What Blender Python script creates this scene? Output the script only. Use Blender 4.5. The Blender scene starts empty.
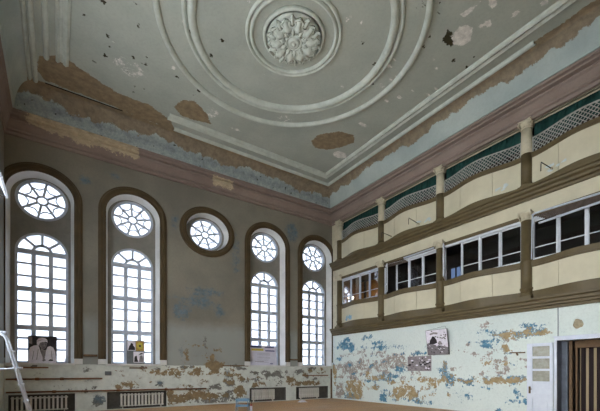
import bpy, bmesh, math, random
import numpy as np
from mathutils import Vector, Matrix
from mathutils.geometry import delaunay_2d_cdt
random.seed(7)
PI = math.pi
SC = bpy.context.scene
COL = SC.collection

# ------------------------------------------------------------------ room (metres)
XL, XR = -1.51, 12.59          # left wall, right wall
YF, YB = 1.55, 15.66           # front (stage arch), window wall
ZC = 10.95                     # ceiling
XM = 5.54                      # middle of the room
CX, CY = 5.54, 8.60            # centre of the ceiling rings

# ------------------------------------------------------------------ materials
def lin(c):
    def f(v):
        v /= 255.0
        return v/12.92 if v <= .04045 else ((v+.055)/1.055)**2.4
    return (f(c[0]), f(c[1]), f(c[2]), 1.0)

class NT:
    def __init__(self, name):
        self.m = bpy.data.materials.new(name); self.m.use_nodes = True
        self.t = self.m.node_tree; self.t.nodes.clear()
        self.out = self.n('ShaderNodeOutputMaterial')
    def n(self, typ, **kw):
        nd = self.t.nodes.new(typ)
        for k, v in kw.items():
            if k in nd.inputs.keys() if isinstance(k, str) else False: nd.inputs[k].default_value = v
            else: setattr(nd, k, v)
        return nd
    def l(self, a, b): self.t.links.new(a, b)
    def noise(self, vec, scale, detail=6, rough=.6):
        nd = self.n('ShaderNodeTexNoise'); nd.inputs['Scale'].default_value = scale
        nd.inputs['Detail'].default_value = detail; nd.inputs['Roughness'].default_value = rough
        if vec is not None: self.l(vec, nd.inputs['Vector'])
        return nd.outputs['Fac']
    def math(self, op, a, b=None, c=None):
        nd = self.n('ShaderNodeMath', operation=op)
        for i, v in enumerate((a, b, c)):
            if v is None: continue
            if isinstance(v, (int, float)): nd.inputs[i].default_value = v
            else: self.l(v, nd.inputs[i])
        return nd.outputs[0]
    def ramp(self, v, lo, hi):
        nd = self.n('ShaderNodeMapRange'); nd.clamp = True
        self.l(v, nd.inputs['Value']); nd.inputs['From Min'].default_value = lo; nd.inputs['From Max'].default_value = hi
        return nd.outputs['Result']
    def mix(self, f, a, b):
        nd = self.n('ShaderNodeMix', data_type='RGBA')
        for s, v in ((0, f), (6, a), (7, b)):
            if isinstance(v, (int, float)): nd.inputs[s].default_value = v
            elif isinstance(v, tuple): nd.inputs[s].default_value = v
            else: self.l(v, nd.inputs[s])
        return nd.outputs[2]
    def bsdf(self, col, rough=.7, bump=None, bstr=.2, metal=0, spec=.3, bdist=.02):
        b = self.n('ShaderNodeBsdfPrincipled')
        if isinstance(col, tuple): b.inputs['Base Color'].default_value = col
        else: self.l(col, b.inputs['Base Color'])
        b.inputs['Roughness'].default_value = rough; b.inputs['Metallic'].default_value = metal
        b.inputs['Specular IOR Level'].default_value = spec
        if bump is not None:
            bp = self.n('ShaderNodeBump'); bp.inputs['Strength'].default_value = bstr; bp.inputs['Distance'].default_value = bdist
            self.l(bump, bp.inputs['Height']); self.l(bp.outputs[0], b.inputs['Normal'])
        self.l(b.outputs[0], self.out.inputs[0]); return b
    def pos(self):
        return self.n('ShaderNodeNewGeometry').outputs['Position']
    def obj(self):
        return self.n('ShaderNodeTexCoord').outputs['Object']
    def attr(self, name):
        nd = self.n('ShaderNodeAttribute'); nd.attribute_name = name; return nd.outputs['Fac']

def plain(name, c, c2=None, rough=.7, scale=6, metal=0, bstr=.15, spec=.3):
    t = NT(name); v = t.obj()
    c2 = c2 or tuple(x*.8 for x in c)
    n = t.noise(v, scale, 7, .65); n2 = t.noise(v, scale*6, 4, .6)
    f = t.ramp(n, .35, .68)
    t.bsdf(t.mix(f, lin(c), lin(c2)), rough, n2, bstr, metal, spec, .01)
    return t.m

def paint(name, c, c2, tan, tan2, blue, grey, amp=.25, chips=None, chip_cut=.7, ncut=(.4, .65), rough=.75, blue_soft=.02, msc=3.6, fringed=False, lower=None, below_sill=None, spots=False):
    """old wall paint: base tone with broad mottling; losses follow the point attributes pa (bare plaster),
    pb (older blue coat; painted shade on the cove), pc (grey plaster), their outlines frayed by noise"""
    t = NT(name); v = t.pos()
    big = t.noise(v, .55, 5, .55); mid = t.noise(v, msc, 9, .72); fine = t.noise(v, 14, 6, .7)
    base = t.mix(t.ramp(big, *ncut), lin(c), lin(c2))
    base = t.mix(t.math('MULTIPLY', t.ramp(fine, .45, .8), .35), base, lin(tuple(x*.78 for x in c)))
    if lower: base = t.mix(t.ramp(t.math('ADD', t.attr('pd'), t.math('MULTIPLY', t.math('SUBTRACT', mid, .5), .25)), -.1, .15), base, t.mix(t.ramp(big, .4, .65), lin(lower), lin(tuple(x*.92 for x in lower))))
    if below_sill: base = t.mix(t.ramp(t.math('ADD', t.attr('pe'), t.math('MULTIPLY', t.math('SUBTRACT', mid, .5), .12)), -.01, .02), base, t.mix(t.ramp(mid, .35, .65), lin(below_sill), lin(tuple(x*.9 for x in below_sill))))  # lighter wall tone below sill height
    fr = t.math('ADD', t.math('MULTIPLY', t.math('SUBTRACT', mid, .5), amp), t.math('MULTIPLY', t.math('SUBTRACT', fine, .5), amp*.5))
    if chips:
        ch = t.noise(v, 4.5, 9, .75)
        base = t.mix(t.ramp(ch, chip_cut, chip_cut+.015), base, lin(chips))
    fringe = t.math('ADD', t.attr('pa'), t.math('MULTIPLY_ADD', t.noise(v, 1.7, 3, .5), .5, -.24))
    def layer(base, nm, ca, cb, soft=.015):
        a = t.attr(nm)
        if nm == 'pb' and fringed: a = t.math('MAXIMUM', a, fringe)
        s = t.math('ADD', a, fr)
        col = t.mix(t.ramp(t.noise(v, 5, 7, .7), .35, .65), lin(ca), lin(cb))
        return t.mix(t.ramp(s, 0, soft), base, col), s
    first, second = ('pb', 'pc') if spots else ('pc', 'pb')
    cols = {'pc': (grey, .015), 'pb': (blue, blue_soft)}
    for nm in (first, second): base, s1 = layer(base, nm, cols[nm][0], tuple(x*.79 for x in cols[nm][0]), cols[nm][1])
    base, s3 = layer(base, 'pa', tan, tan2)
    h = t.math('SUBTRACT', t.math('MULTIPLY', fine, .15), t.ramp(s3, 0, .015))
    t.bsdf(base, rough, h, .35, 0, .25, .012)
    return t.m

def glass(name, tint=(1, 1, 1), refl=.06):
    t = NT(name)
    tr = t.n('ShaderNodeBsdfTransparent'); tr.inputs[0].default_value = (*tint, 1)
    gl = t.n('ShaderNodeBsdfGlossy'); gl.inputs['Roughness'].default_value = .03
    lw = t.n('ShaderNodeLayerWeight'); lw.inputs['Blend'].default_value = .25
    f = t.math('MULTIPLY_ADD', lw.outputs['Fresnel'], .6, refl)
    mx = t.n('ShaderNodeMixShader'); t.l(f, mx.inputs[0]); t.l(tr.outputs[0], mx.inputs[1]); t.l(gl.outputs[0], mx.inputs[2])
    t.l(mx.outputs[0], t.out.inputs[0]); return t.m

def emit(name, c, s):
    t = NT(name); e = t.n('ShaderNodeEmission'); e.inputs[0].default_value = lin(c); e.inputs[1].default_value = s
    t.l(e.outputs[0], t.out.inputs[0]); return t.m

def stripes(name, ca, cb, axis, freq, frac=.3, rough=.8):
    t = NT(name); v = t.obj(); sx = t.n('ShaderNodeSeparateXYZ'); t.l(v, sx.inputs[0])
    f = t.math('FRACT', t.math('MULTIPLY', sx.outputs[axis], freq))
    m = t.math('LESS_THAN', f, frac)
    n = t.noise(v, 9, 5, .6)
    t.bsdf(t.mix(m, lin(ca), lin(cb)), rough, n, .1); return t.m

def planks(name, c, c2):
    t = NT(name); v = t.pos()
    mp = t.n('ShaderNodeMapping'); mp.inputs['Scale'].default_value = (.6, 9, 1); t.l(v, mp.inputs[0])
    g = t.noise(mp.outputs[0], 2, 6, .6)
    br = t.n('ShaderNodeTexBrick'); br.inputs['Scale'].default_value = 1; br.inputs['Brick Width'].default_value = 2.2
    br.inputs['Row Height'].default_value = .11; br.inputs['Mortar Size'].default_value = .003
    br.inputs['Color1'].default_value = lin(c); br.inputs['Color2'].default_value = lin(c2); br.inputs['Mortar'].default_value = lin((70, 50, 36))
    t.l(v, br.inputs['Vector'])
    d = t.noise(v, .8, 5, .6)
    col = t.mix(t.math('MULTIPLY', t.ramp(g, .4, .8), .4), br.outputs['Color'], lin((150, 118, 88)))
    col = t.mix(t.math('MULTIPLY', t.ramp(d, .45, .75), .5), col, lin((176, 160, 140)))
    t.bsdf(col, .6, g, .1); return t.m

M = {}
M['wall'] = paint('wall_paint', (138, 133, 121), (122, 118, 108), (152, 132, 100), (118, 102, 80), (112, 128, 138), (132, 130, 124), .62, (112, 116, 118), .70, blue_soft=.16, lower=(152, 154, 149), below_sill=(216, 220, 213))
M['mint'] = paint('mint_paint', (222, 231, 226), (213, 224, 220), (184, 164, 126), (150, 130, 98), (98, 148, 176), (180, 170, 162), .85, (170, 190, 196), .735, blue_soft=.04, fringed=True)
M['ceil'] = paint('ceiling_paint', (178, 184, 175), (164, 171, 163), (156, 138, 110), (126, 112, 92), (246, 244, 238), (60, 56, 36), .26, (126, 130, 124), .74)
M['mould'] = plain('moulding_paint', (204, 211, 203), (180, 188, 180), .55, 3)
M['cove'] = paint('cove_paint', (186, 197, 193), (166, 179, 178), (152, 138, 116), (124, 113, 98), (134, 145, 154), (60, 52, 42), .22, (120, 132, 140), .70, blue_soft=.12, spots=True)
M['pink'] = paint('cornice_paint', (150, 134, 126), (134, 119, 112), (206, 190, 160), (176, 160, 134), (96, 96, 104), (60, 50, 50), .2, (112, 98, 98), .74)
M['brown'] = plain('olive_brown_paint', (102, 89, 62), (88, 77, 54), .5, 2)
M['frame_brown'] = plain('surround_brown_paint', (88, 73, 50), (72, 60, 42), .55, 2)
M['cream'] = plain('cream_paint', (208, 201, 176), (196, 189, 165), .7, 1.5)
M['cream_col'] = plain('column_cream_paint', (206, 198, 174), (184, 176, 154), .7, 4)
M['reveal'] = plain('reveal_whitewash', (224, 224, 222), (206, 206, 204), .65, 2)
M['panelgrey'] = plain('niche_plaster', (136, 132, 124), (118, 115, 109), .8, 2)
M['winframe'] = plain('window_frame_paint', (196, 204, 218), (178, 186, 200), .45, 4)
M['white'] = plain('white_gloss_paint', (222, 226, 232), (200, 206, 214), .35, 5)
M['doorwhite'] = plain('door_paint', (224, 230, 240), (210, 217, 230), .4, 3)
M['glass'] = glass('dimmed_window_glass', (.165, .178, .205), .02)  # tint put in to dim the sky seen through the panes
M['recess'] = plain('dark_recess_plaster', (98, 94, 86), (78, 75, 69), .9, 4)  # darker plaster tone for the radiator recesses
M['ground'] = plain('bounce_ground_pale', (222, 222, 220), (208, 208, 206), .9, .3)
M['darkglass'] = glass('gallery_glass', (.75, .78, .8), .07)
M['frost'] = plain('dusty_door_glass', (172, 172, 160), (138, 136, 120), .25, 5)
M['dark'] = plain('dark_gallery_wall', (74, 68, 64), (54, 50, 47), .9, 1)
M['green'] = plain('green_pleated_cloth', (30, 72, 66), (20, 52, 50), .85, 3)
M['lattice'] = plain('lattice_paint', (176, 178, 172), (150, 152, 148), .6, 8)
M['ochre'] = plain('amber_drape_cloth', (166, 124, 70), (120, 88, 50), .85, 2)
M['iron'] = plain('radiator_paint', (224, 220, 210), (196, 192, 182), .5, 6)
M['pipe'] = plain('rusty_brown_pipe', (140, 96, 66), (110, 78, 56), .6, 8)
M['wood'] = plain('bare_wood_strip', (120, 96, 70), (96, 76, 56), .7, 6)
M['steel'] = plain('dark_steel', (58, 54, 50), (44, 40, 38), .5, 9)
M['alu'] = plain('pale_enamelled_tube', (206, 214, 226), (186, 194, 208), .3, 6)
M['blue'] = plain('light_blue_enamel', (112, 146, 172), (94, 126, 152), .45, 7)
M['floor'] = planks('floor_boards', (200, 160, 118), (186, 146, 104))
M['lath'] = plain('crack_shade_dark', (44, 36, 30), (30, 26, 22), .9, 9)
M['slat'] = plain('brown_blind_slats', (92, 80, 72), (70, 60, 54), .7, 8)
M['black'] = plain('print_black', (38, 34, 38), (52, 46, 50), .5, 6)
M['print_white'] = plain('print_white', (240, 236, 244), (218, 212, 224), .5, 9)
M['print_grey'] = plain('print_grey', (140, 134, 138), (104, 98, 102), .5, 9)
M['print_skin'] = plain('print_mid_grey', (158, 150, 152), (128, 120, 122), .5, 9)
M['yellow'] = plain('print_yellow', (204, 190, 80), (180, 166, 76), .5, 9)
M['ochreprint'] = plain('print_ochre', (196, 158, 80), (150, 116, 60), .5, 9)
M['navy'] = plain('print_navy', (70, 74, 120), (84, 86, 130), .5, 9)
M['lilac'] = plain('print_lilac_paper', (214, 212, 226), (200, 197, 214), .6, 4)
M['greypanel'] = plain('grey_steel_box', (112, 116, 118), (96, 98, 100), .5, 9)
M['plaster'] = plain('bare_plaster', (190, 178, 150), (150, 140, 118), .9, 9)
M['red'] = plain('bottle_red', (150, 50, 46), (120, 40, 40), .4, 9)
M['door_dark'] = stripes('folding_door_bands', (48, 38, 40), (176, 158, 128), 1, 5.2, .34)
M['soffit'] = plain('soffit_olive_paint', (138, 132, 112), (118, 112, 96), .7, 3)
M['jamb'] = plain('grey_blue_jamb_paint', (112, 120, 132), (92, 98, 108), .5, 4)
M['bulb'] = emit('bulb_glow', (255, 236, 214), 4)
M['bluewin'] = emit('daylight_glow_blue', (120, 146, 190), .06)

# ------------------------------------------------------------------ mesh helpers
class MB:
    def __init__(self): self.v = []; self.f = []; self.mi = []; self.smooth = []
    def add(self, vs, fs, mi=0, sm=False):
        o = len(self.v); self.v += [tuple(p) for p in vs]
        for f in fs: self.f.append(tuple(i+o for i in f)); self.mi.append(mi); self.smooth.append(sm)
        return self
    def box(self, a, b, mi=0):
        x0, y0, z0 = a; x1, y1, z1 = b
        return self.add([(x0,y0,z0),(x1,y0,z0),(x1,y1,z0),(x0,y1,z0),(x0,y0,z1),(x1,y0,z1),(x1,y1,z1),(x0,y1,z1)],
                 [(0,3,2,1),(4,5,6,7),(0,1,5,4),(1,2,6,5),(2,3,7,6),(3,0,4,7)], mi)
    def bar(self, p, q, w, h=None, mi=0, up=(0,0,1)):
        p, q = Vector(p), Vector(q); d = (q-p).normalized(); u = Vector(up)
        s = d.cross(u)
        if s.length < 1e-4: s = d.cross(Vector((0,1,0)))
        s.normalize(); u = s.cross(d); h = h or w
        c = [(-w/2,-h/2),(w/2,-h/2),(w/2,h/2),(-w/2,h/2)]
        vs = [p+s*a+u*b for a, b in c]+[q+s*a+u*b for a, b in c]
        return self.add(vs, [(3,2,1,0),(4,5,6,7),(0,1,5,4),(1,2,6,5),(2,3,7,6),(3,0,4,7)], mi)
    def tube(self, pts, r, n=10, closed=False, mi=0, rs=None):
        pts = [Vector(p) for p in pts]; N = len(pts); rings = []
        for i, p in enumerate(pts):
            a = pts[(i-1) % N] if (closed or i > 0) else p; b = pts[(i+1) % N] if (closed or i < N-1) else p
            d = (b-a).normalized(); ref = Vector((0,0,1)) if abs(d.z) < .9 else Vector((1,0,0))
            s = d.cross(ref).normalized(); u = s.cross(d); rr = rs[i] if rs else r
            rings.append([p+s*(rr*math.cos(2*PI*k/n))+u*(rr*math.sin(2*PI*k/n)) for k in range(n)])
        vs = [p for rg in rings for p in rg]; fs = []
        for i in range(N if closed else N-1):
            j = (i+1) % N
            for k in range(n): fs.append((i*n+k, i*n+(k+1) % n, j*n+(k+1) % n, j*n+k))
        if not closed: fs += [tuple(range(n-1,-1,-1)), tuple((N-1)*n+k for k in range(n))]
        return self.add(vs, fs, mi, True)
    def lathe(self, prof, n=24, c=(0,0), mi=0, sx=1, sy=1, sm=True):
        vs = []; fs = []
        for r, z in prof:
            for k in range(n): vs.append((c[0]+sx*r*math.cos(2*PI*k/n), c[1]+sy*r*math.sin(2*PI*k/n), z))
        for i in range(len(prof)-1):
            for k in range(n): fs.append((i*n+k, i*n+(k+1) % n, (i+1)*n+(k+1) % n, (i+1)*n+k))
        fs += [tuple(range(n-1,-1,-1)), tuple((len(prof)-1)*n+k for k in range(n))]
        return self.add(vs, fs, mi, sm)
    def ribbon(self, path, plane, w, d, closed=False, mi=0):
        """rectangular bar swept along a 2-D path lying in the XZ plane (y = depth); w across, d deep, centred on y=plane"""
        N = len(path); vs = []; fs = []
        for i, (x, z) in enumerate(path):
            a = path[(i-1) % N] if (closed or i > 0) else path[i]; b = path[(i+1) % N] if (closed or i < N-1) else path[i]
            tx, tz = b[0]-a[0], b[1]-a[1]; L = math.hypot(tx, tz) or 1; nx, nz = -tz/L, tx/L
            vs += [(x+nx*w/2, plane-d/2, z+nz*w/2), (x-nx*w/2, plane-d/2, z-nz*w/2), (x-nx*w/2, plane+d/2, z-nz*w/2), (x+nx*w/2, plane+d/2, z+nz*w/2)]
        for i in range(N if closed else N-1):
            j = (i+1) % N
            for k in range(4): fs.append((i*4+k, i*4+(k+1) % 4, j*4+(k+1) % 4, j*4+k))
        if not closed: fs += [(3,2,1,0), tuple((N-1)*4+k for k in range(4))]
        return self.add(vs, fs, mi)
    def build(self, name, mat, parent=None, loc=None, bevel=0):
        me = bpy.data.meshes.new(name); me.from_pydata(self.v, [], self.f)
        mats = mat if isinstance(mat, (list, tuple)) else [mat]
        for m in mats: me.materials.append(m)
        me.polygons.foreach_set('material_index', self.mi); me.polygons.foreach_set('use_smooth', self.smooth)
        bm = bmesh.new(); bm.from_mesh(me); bmesh.ops.recalc_face_normals(bm, faces=bm.faces); bm.to_mesh(me); bm.free()
        me.update(); o = bpy.data.objects.new(name, me); COL.objects.link(o)
        if parent is not None: o.parent = parent
        if loc is not None: o.location = loc
        if bevel:
            b = o.modifiers.new('bevel', 'BEVEL'); b.width = bevel; b.segments = 2; b.limit_method = 'ANGLE'
        return o

def tag(o, label, cat, group=None):
    o['label'] = label; o['category'] = cat
    if group: o['group'] = group
    return o
def thing(name, label, cat, loc=(0,0,0), rz=0, group=None):
    o = bpy.data.objects.new(name, None); COL.objects.link(o); o.location = loc; o.rotation_euler = (0,0,rz)
    o.empty_display_size = .1
    return tag(o, label, cat, group)
def struct(o, label=None):
    o['kind'] = 'structure'
    if label: o['label'] = label
    return o
def sempty(name, loc=(0,0,0), rz=0, label=None):
    o = bpy.data.objects.new(name, None); COL.objects.link(o); o.location = loc; o.rotation_euler = (0,0,rz); o.empty_display_size = .1
    return struct(o, label)
def dup(root, loc, label=None, rz=None, drop=()):
    r = root.copy(); COL.objects.link(r); r.location = loc
    if rz is not None: r.rotation_euler = (0,0,rz)
    if label: r['label'] = label
    for ch in list(root.children):
        c = ch.copy(); COL.objects.link(c); c.parent = r
        for g in list(ch.children):
            d = g.copy(); COL.objects.link(d); d.parent = c
    return r

# ------------------------------------------------------------------ peeling fields
def ell(P, blobs, cap=.10):
    s = np.full(len(P), -.5)
    for u, v, a, b in blobs:
        r = np.sqrt(((P[:,0]-u)/a)**2+((P[:,1]-v)/b)**2)
        s = np.maximum(s, (1-r)*min(a, b))
    return np.minimum(s, cap)
def poly_sdf(P, polys):
    s = np.full(len(P), -.5)
    for pl in polys:
        pl = np.array(pl, float); n = len(pl); d = np.full(len(P), 9e9); ins = np.zeros(len(P), bool)
        for i in range(n):
            a, b = pl[i], pl[(i+1) % n]; e = b-a; w = P-a
            t = np.clip((w@e)/(e@e), 0, 1); d = np.minimum(d, np.hypot(*(w-t[:,None]*e).T))
            c = ((a[1] > P[:,1]) != (b[1] > P[:,1])) & (P[:,0] < (b[0]-a[0])*(P[:,1]-a[1])/((b[1]-a[1]) or 1e-9)+a[0]); ins ^= c
        s = np.maximum(s, np.where(ins, d, -d))
    return s
def setattrs(o, **kw):
    for k, arr in kw.items():
        a = o.data.attributes.new(k, 'FLOAT', 'POINT'); a.data.foreach_set('value', np.asarray(arr, np.float32))
def coords(o):
    a = np.empty(len(o.data.vertices)*3); o.data.vertices.foreach_get('co', a); return a.reshape(-1, 3)

def in_poly(x, z, pl):
    c = False; n = len(pl); j = n-1
    for i in range(n):
        if (pl[i][1] > z) != (pl[j][1] > z) and x < (pl[j][0]-pl[i][0])*(z-pl[i][1])/(pl[j][1]-pl[i][1])+pl[i][0]: c = not c
        j = i
    return c
def holed(outer, holes, step):
    """triangulated 2-D sheet with holes; step(x, z) = grid spacing there"""
    vs = []; es = []
    for lp in [outer]+holes:
        o = len(vs); vs += [Vector(p) for p in lp]; es += [(o+i, o+(i+1) % len(lp)) for i in range(len(lp))]
    x0 = min(p[0] for p in outer); x1 = max(p[0] for p in outer); z0 = min(p[1] for p in outer); z1 = max(p[1] for p in outer)
    z = z0
    while z < z1:
        st = step(z); z += st; x = x0+st*.5
        if z > z1-.02: break
        while x < x1-.02:
            if not any(in_poly(x, z, h) for h in holes) and in_poly(x, z, outer): vs.append(Vector((x, z)))
            x += st
    V, E, F, *_ = delaunay_2d_cdt(vs, es, [], 0, 1e-4)
    keep = []
    for f in F:
        cx = sum(V[i].x for i in f)/len(f); cz = sum(V[i].y for i in f)/len(f)
        if in_poly(cx, cz, outer) and not any(in_poly(cx, cz, h) for h in holes): keep.append(tuple(f))
    return [(p.x, p.y) for p in V], keep
def sheet(mb, outer, holes, step, put, mi=0):
    V, F = holed(outer, holes, step); mb.add([put(a, b) for a, b in V], F, mi)

def arch(cx, hw, z0, zs, rise, n=28):
    """closed outline: from bottom left round the arch to bottom right (counted clockwise in x,z)"""
    return [(cx-hw, z0)]+[(cx-hw*math.cos(PI*k/n), zs+rise*math.sin(PI*k/n)) for k in range(n+1)]+[(cx+hw, z0)]
def oval(cx, cz, rx, rz, n=40): return [(cx+rx*math.cos(2*PI*k/n), cz+rz*math.sin(2*PI*k/n)) for k in range(n)]
def rect(a, b, c, d): return [(a, c), (b, c), (b, d), (a, d)]
# ------------------------------------------------------------------ where the paint has come away (metres on each surface)
R_tan = [(9.18, 1.14, 0.8, 0.1), (7.91, 1.13, 0.49, 0.07), (6.51, 1.17, 0.91, 0.1), (10.59, 0.63, 0.6, 0.26), (10.22, 0.56, 0.26, 0.34), (10.99, 0.52, 0.23, 0.27), (13.79, 0.74, 0.67, 0.31), (13.5, 0.49, 0.29, 0.6), (14.17, 0.1, 0.39, 0.31), (12.33, 1.17, 0.59, 0.1), (5.77, 2.74, 0.58, 0.1), (6.24, 2.68, 0.2, 0.1), (8.63, 1.46, 0.1, 0.27), (9.81, 0.2, 0.1, 0.13), (15.48, 1.45, 0.26, 0.38)]
R_grey = [(13.43, 1.78, 1.45, 0.28), (14.57, 1.66, 0.72, 0.26), (11.16, 1.9, 0.7, 0.31), (12.01, 1.73, 0.51, 0.28), (14.98, 0.43, 0.33, 0.48), (14.02, 1.35, 0.92, 0.21), (6.54, 2.29, 0.17, 0.06), (6.96, 2.11, 0.25, 0.04), (6.71, 2.16, 0.14, 0.03), (6.34, 1.58, 0.3, 0.08), (6.34, 1.8, 0.06, 0.17), (6.21, 2.64, 0.23, 0.13), (14.57, 2.34, 0.64, 0.04), (12.59, 2.3, 0.6, 0.04), (6.96, 3.11, 0.14, 0.06), (10.87, 2.21, 0.9, 0.04)]
R_blue = [(14.57, 2.85, 0.72, 0.21), (14.02, 2.63, 0.38, 0.15), (12.93, 3.12, 0.35, 0.1), (12.23, 2.87, 0.39, 0.09), (11.94, 2.6, 0.94, 0.07), (10.87, 1.57, 0.39, 0.12), (9.81, 2.25, 0.55, 0.04), (11.85, 0.15, 0.25, 0.28), (11.82, 0.59, 0.16, 0.05), (8.81, 1.54, 0.13, 0.08), (8.52, 0.94, 0.09, 0.06), (10.01, 1.1, 0.15, 0.06), (11.1, 1.23, 0.23, 0.09), (12.79, 1.01, 0.41, 0.1), (7.03, 2.88, 0.29, 0.05), (6.96, 2.56, 0.43, 0.06), (5.5, 2.91, 0.32, 0.07), (6.18, 2.09, 0.16, 0.04), (5.71, 2.6, 0.15, 0.06), (7.75, 0.57, 0.32, 0.1), (7.91, 0.83, 0.06, 0.19), (5.89, 0.48, 0.22, 0.09), (5.99, 0.74, 0.04, 0.2), (6.54, 0.16, 0.08, 0.05), (6.85, 0.92, 0.21, 0.04), (7.6, 0.99, 0.12, 0.04), (10.32, 0.25, 0.53, 0.09), (9.32, 0.2, 0.29, 0.05), (14.41, 3.12, 0.24, 0.1)]
B_tan = [(5.84, 1.74, 0.42, 0.25), (5.73, 2.08, 0.12, 0.22), (4.59, 2.15, 0.09, 0.34), (3.78, 1.42, 0.69, 0.08), (5.9, 2.45, 0.23, 0.07), (5.41, 2.16, 0.18, 0.04), (5.14, 1.39, 0.98, 0.05), (7.19, 1.12, 0.26, 0.09), (2.26, 0.99, 0.29, 0.09), (2.05, 0.87, 0.14, 0.08), (3.58, 1.38, 0.24, 0.07), (10.84, 0.87, 0.9, 0.13), (4.96, 2.61, 0.31, 0.04), (5.14, 0.4, 1.34, 0.18), (4.11, 0.32, 0.58, 0.21), (9.85, 1.04, 0.36, 0.15), (7.09, 0.52, 0.3, 0.28)]
B_grey = [(3.51, 0.92, 0.2, 0.11), (3.7, 0.33, 0.6, 0.21), (5.87, 0.29, 1.17, 0.22), (0.93, 1.52, 0.1, 0.04), (1.1, 0.86, 0.1, 0.05), (6.59, 0.95, 0.29, 0.14), (8.24, 1.4, 0.44, 0.1), (9.26, 1.45, 0.35, 0.07), (11.1, 1.18, 0.78, 0.04), (5.41, 2.63, 0.05, 0.22), (4.53, 1.67, 0.34, 0.04), (1.26, 0.36, 0.23, 0.15)]
B_blue = [(4.4, 4.06, 0.25, 0.26), (5.14, 4.52, 0.44, 0.18), (6.88, 7.13, 0.13, 0.56), (6.88, 6.2, 0.13, 0.14), (5.5, 5.01, 0.55, 0.13), (0.84, 8.61, 0.16, 0.11), (1.84, 9.06, 0.14, 0.12), (4.11, 7.84, 0.1, 0.21), (9.97, 8.62, 0.24, 0.31), (4.39, 2.31, 0.05, 0.26), (1.0, 1.13, 0.06, 0.04), (4.15, 1.75, 0.25, 0.03), (1.39, 0.43, 0.23, 0.11), (6.49, 1.32, 0.1, 0.23), (3.51, 1.0, 0.12, 0.08), (4.74, 4.57, 0.61, 0.09), (6.1, 4.17, 0.14, 0.18)]
C_brown_poly = [[(-0.57, 14.06), (-0.47, 13.37), (0.15, 12.95), (0.52, 13.19), (0.94, 13.38), (1.67, 13.67), (2.65, 13.65), (3.54, 14.04), (3.86, 14.57), (1.89, 14.48), (-0.35, 14.38)], [(3.45, 13.28), (3.6, 12.79), (3.99, 12.58), (4.29, 12.73), (4.59, 13.01), (4.87, 13.41), (4.38, 13.54), (3.74, 13.58)], [(8.64, 12.12), (8.64, 11.67), (9.23, 10.98), (9.85, 10.86), (10.18, 11.21), (9.91, 11.79), (9.56, 12.23), (9.04, 12.38)]]
C_white_poly = [[(9.5, 6.28), (9.17, 5.94), (9.24, 5.69), (9.5, 5.62), (9.84, 5.94), (9.72, 6.17)]]
C_olive_poly = [[(9.07, 6.38), (9.08, 6.22), (8.91, 6.05), (9.14, 6.07), (9.32, 6.13), (9.57, 6.23), (9.51, 6.35)]]
C_flake = [(8.97, 5.41, 0.08, 0.23), (9.29, 4.98, 0.13, 0.09), (10.4, 4.24, 0.1, 0.09), (10.06, 4.81, 0.08, 0.12), (9.71, 5.34, 0.16, 0.1), (6.46, 7.38, 0.05, 0.11), (6.85, 7.23, 0.03, 0.05), (3.0, 11.56, 0.06, 0.08), (4.06, 8.41, 0.05, 0.05), (9.74, 10.22, 0.23, 0.09), (5.84, 13.18, 0.2, 0.06), (0.31, 13.2, 0.09, 0.13), (9.64, 5.52, 0.11, 0.05), (10.26, 12.2, 0.35, 0.22)]
C_dark = [(7.73, 6.02, 0.06, 0.05), (8.74, 6.5, 0.04, 0.05), (8.85, 6.75, 0.03, 0.05), (1.23, 11.84, 0.03, 0.04), (1.84, 12.54, 0.05, 0.03), (3.18, 11.88, 0.05, 0.03), (2.1, 13.04, 0.04, 0.04), (1.54, 11.6, 0.02, 0.03), (2.42, 12.98, 0.03, 0.03), (7.73, 6.11, 0.03, 0.03), (10.41, 6.15, 0.03, 0.04), (10.57, 6.48, 0.05, 0.04)]
C_pale = [(1.88, 12.42, 0.57, 0.42), (-0.99, 16.43, 0.18, 0.32), (7.11, 11.65, 0.38, 0.22), (4.61, 12.81, 0.36, 0.32)]
# ------------------------------------------------------------------ shell
struct(MB().box((XL-.3, -4, -.2), (XR+.3, YB+.3, 0)).build('floor', M['floor']))

struct(MB().add([(x, y, -1.4) for x, y in ((-60, -60), (60, -60), (60, 60), (-60, 60))], [(0, 1, 2, 3)]).build('ground', M['ground']))  # unseen plane added to set how much light bounces up to the ceiling
WX = [XM-6.03, XM-3.03, XM+3.03, XM+6.03]       # four tall windows, the round one at XM
NZ0, NZS, NR = 1.78, 7.65, .83                  # niche: sill, springing, rise
RADN = [(-1.40, .52), (1.56, 3.76), (7.58, 9.60), (10.22, 12.31)]
DEP = .36
niches = [arch(x, .98, NZ0, NZS, NR) for x in WX]
roundh = oval(XM, 7.66, .97, .82)
mb = MB()
sheet(mb, rect(XL-.02, XR+.02, 0, 11.2), niches+[roundh]+[rect(a, b, .03, .68) for a, b in RADN],
      lambda z: .075 if z < 3.0 else .16, lambda x, z: (x, YB, z))
wb = struct(mb.build('wall_back', M['wall']))
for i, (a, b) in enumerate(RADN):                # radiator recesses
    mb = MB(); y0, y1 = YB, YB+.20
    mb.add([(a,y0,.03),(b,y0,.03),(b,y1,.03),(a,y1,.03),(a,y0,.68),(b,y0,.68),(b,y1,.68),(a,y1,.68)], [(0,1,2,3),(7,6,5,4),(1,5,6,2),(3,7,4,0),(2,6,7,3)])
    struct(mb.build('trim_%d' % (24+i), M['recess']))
c = coords(wb); P = c[:, [0, 2]]
rr = np.random.RandomState(21)
def scatter(n, u0, u1, v0, v1, smax, flat=.5):
    return [(rr.uniform(u0, u1), rr.uniform(v0, v1), s, s*flat*rr.uniform(.5, 1.3)) for s in rr.uniform(.05, smax, n)]
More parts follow.
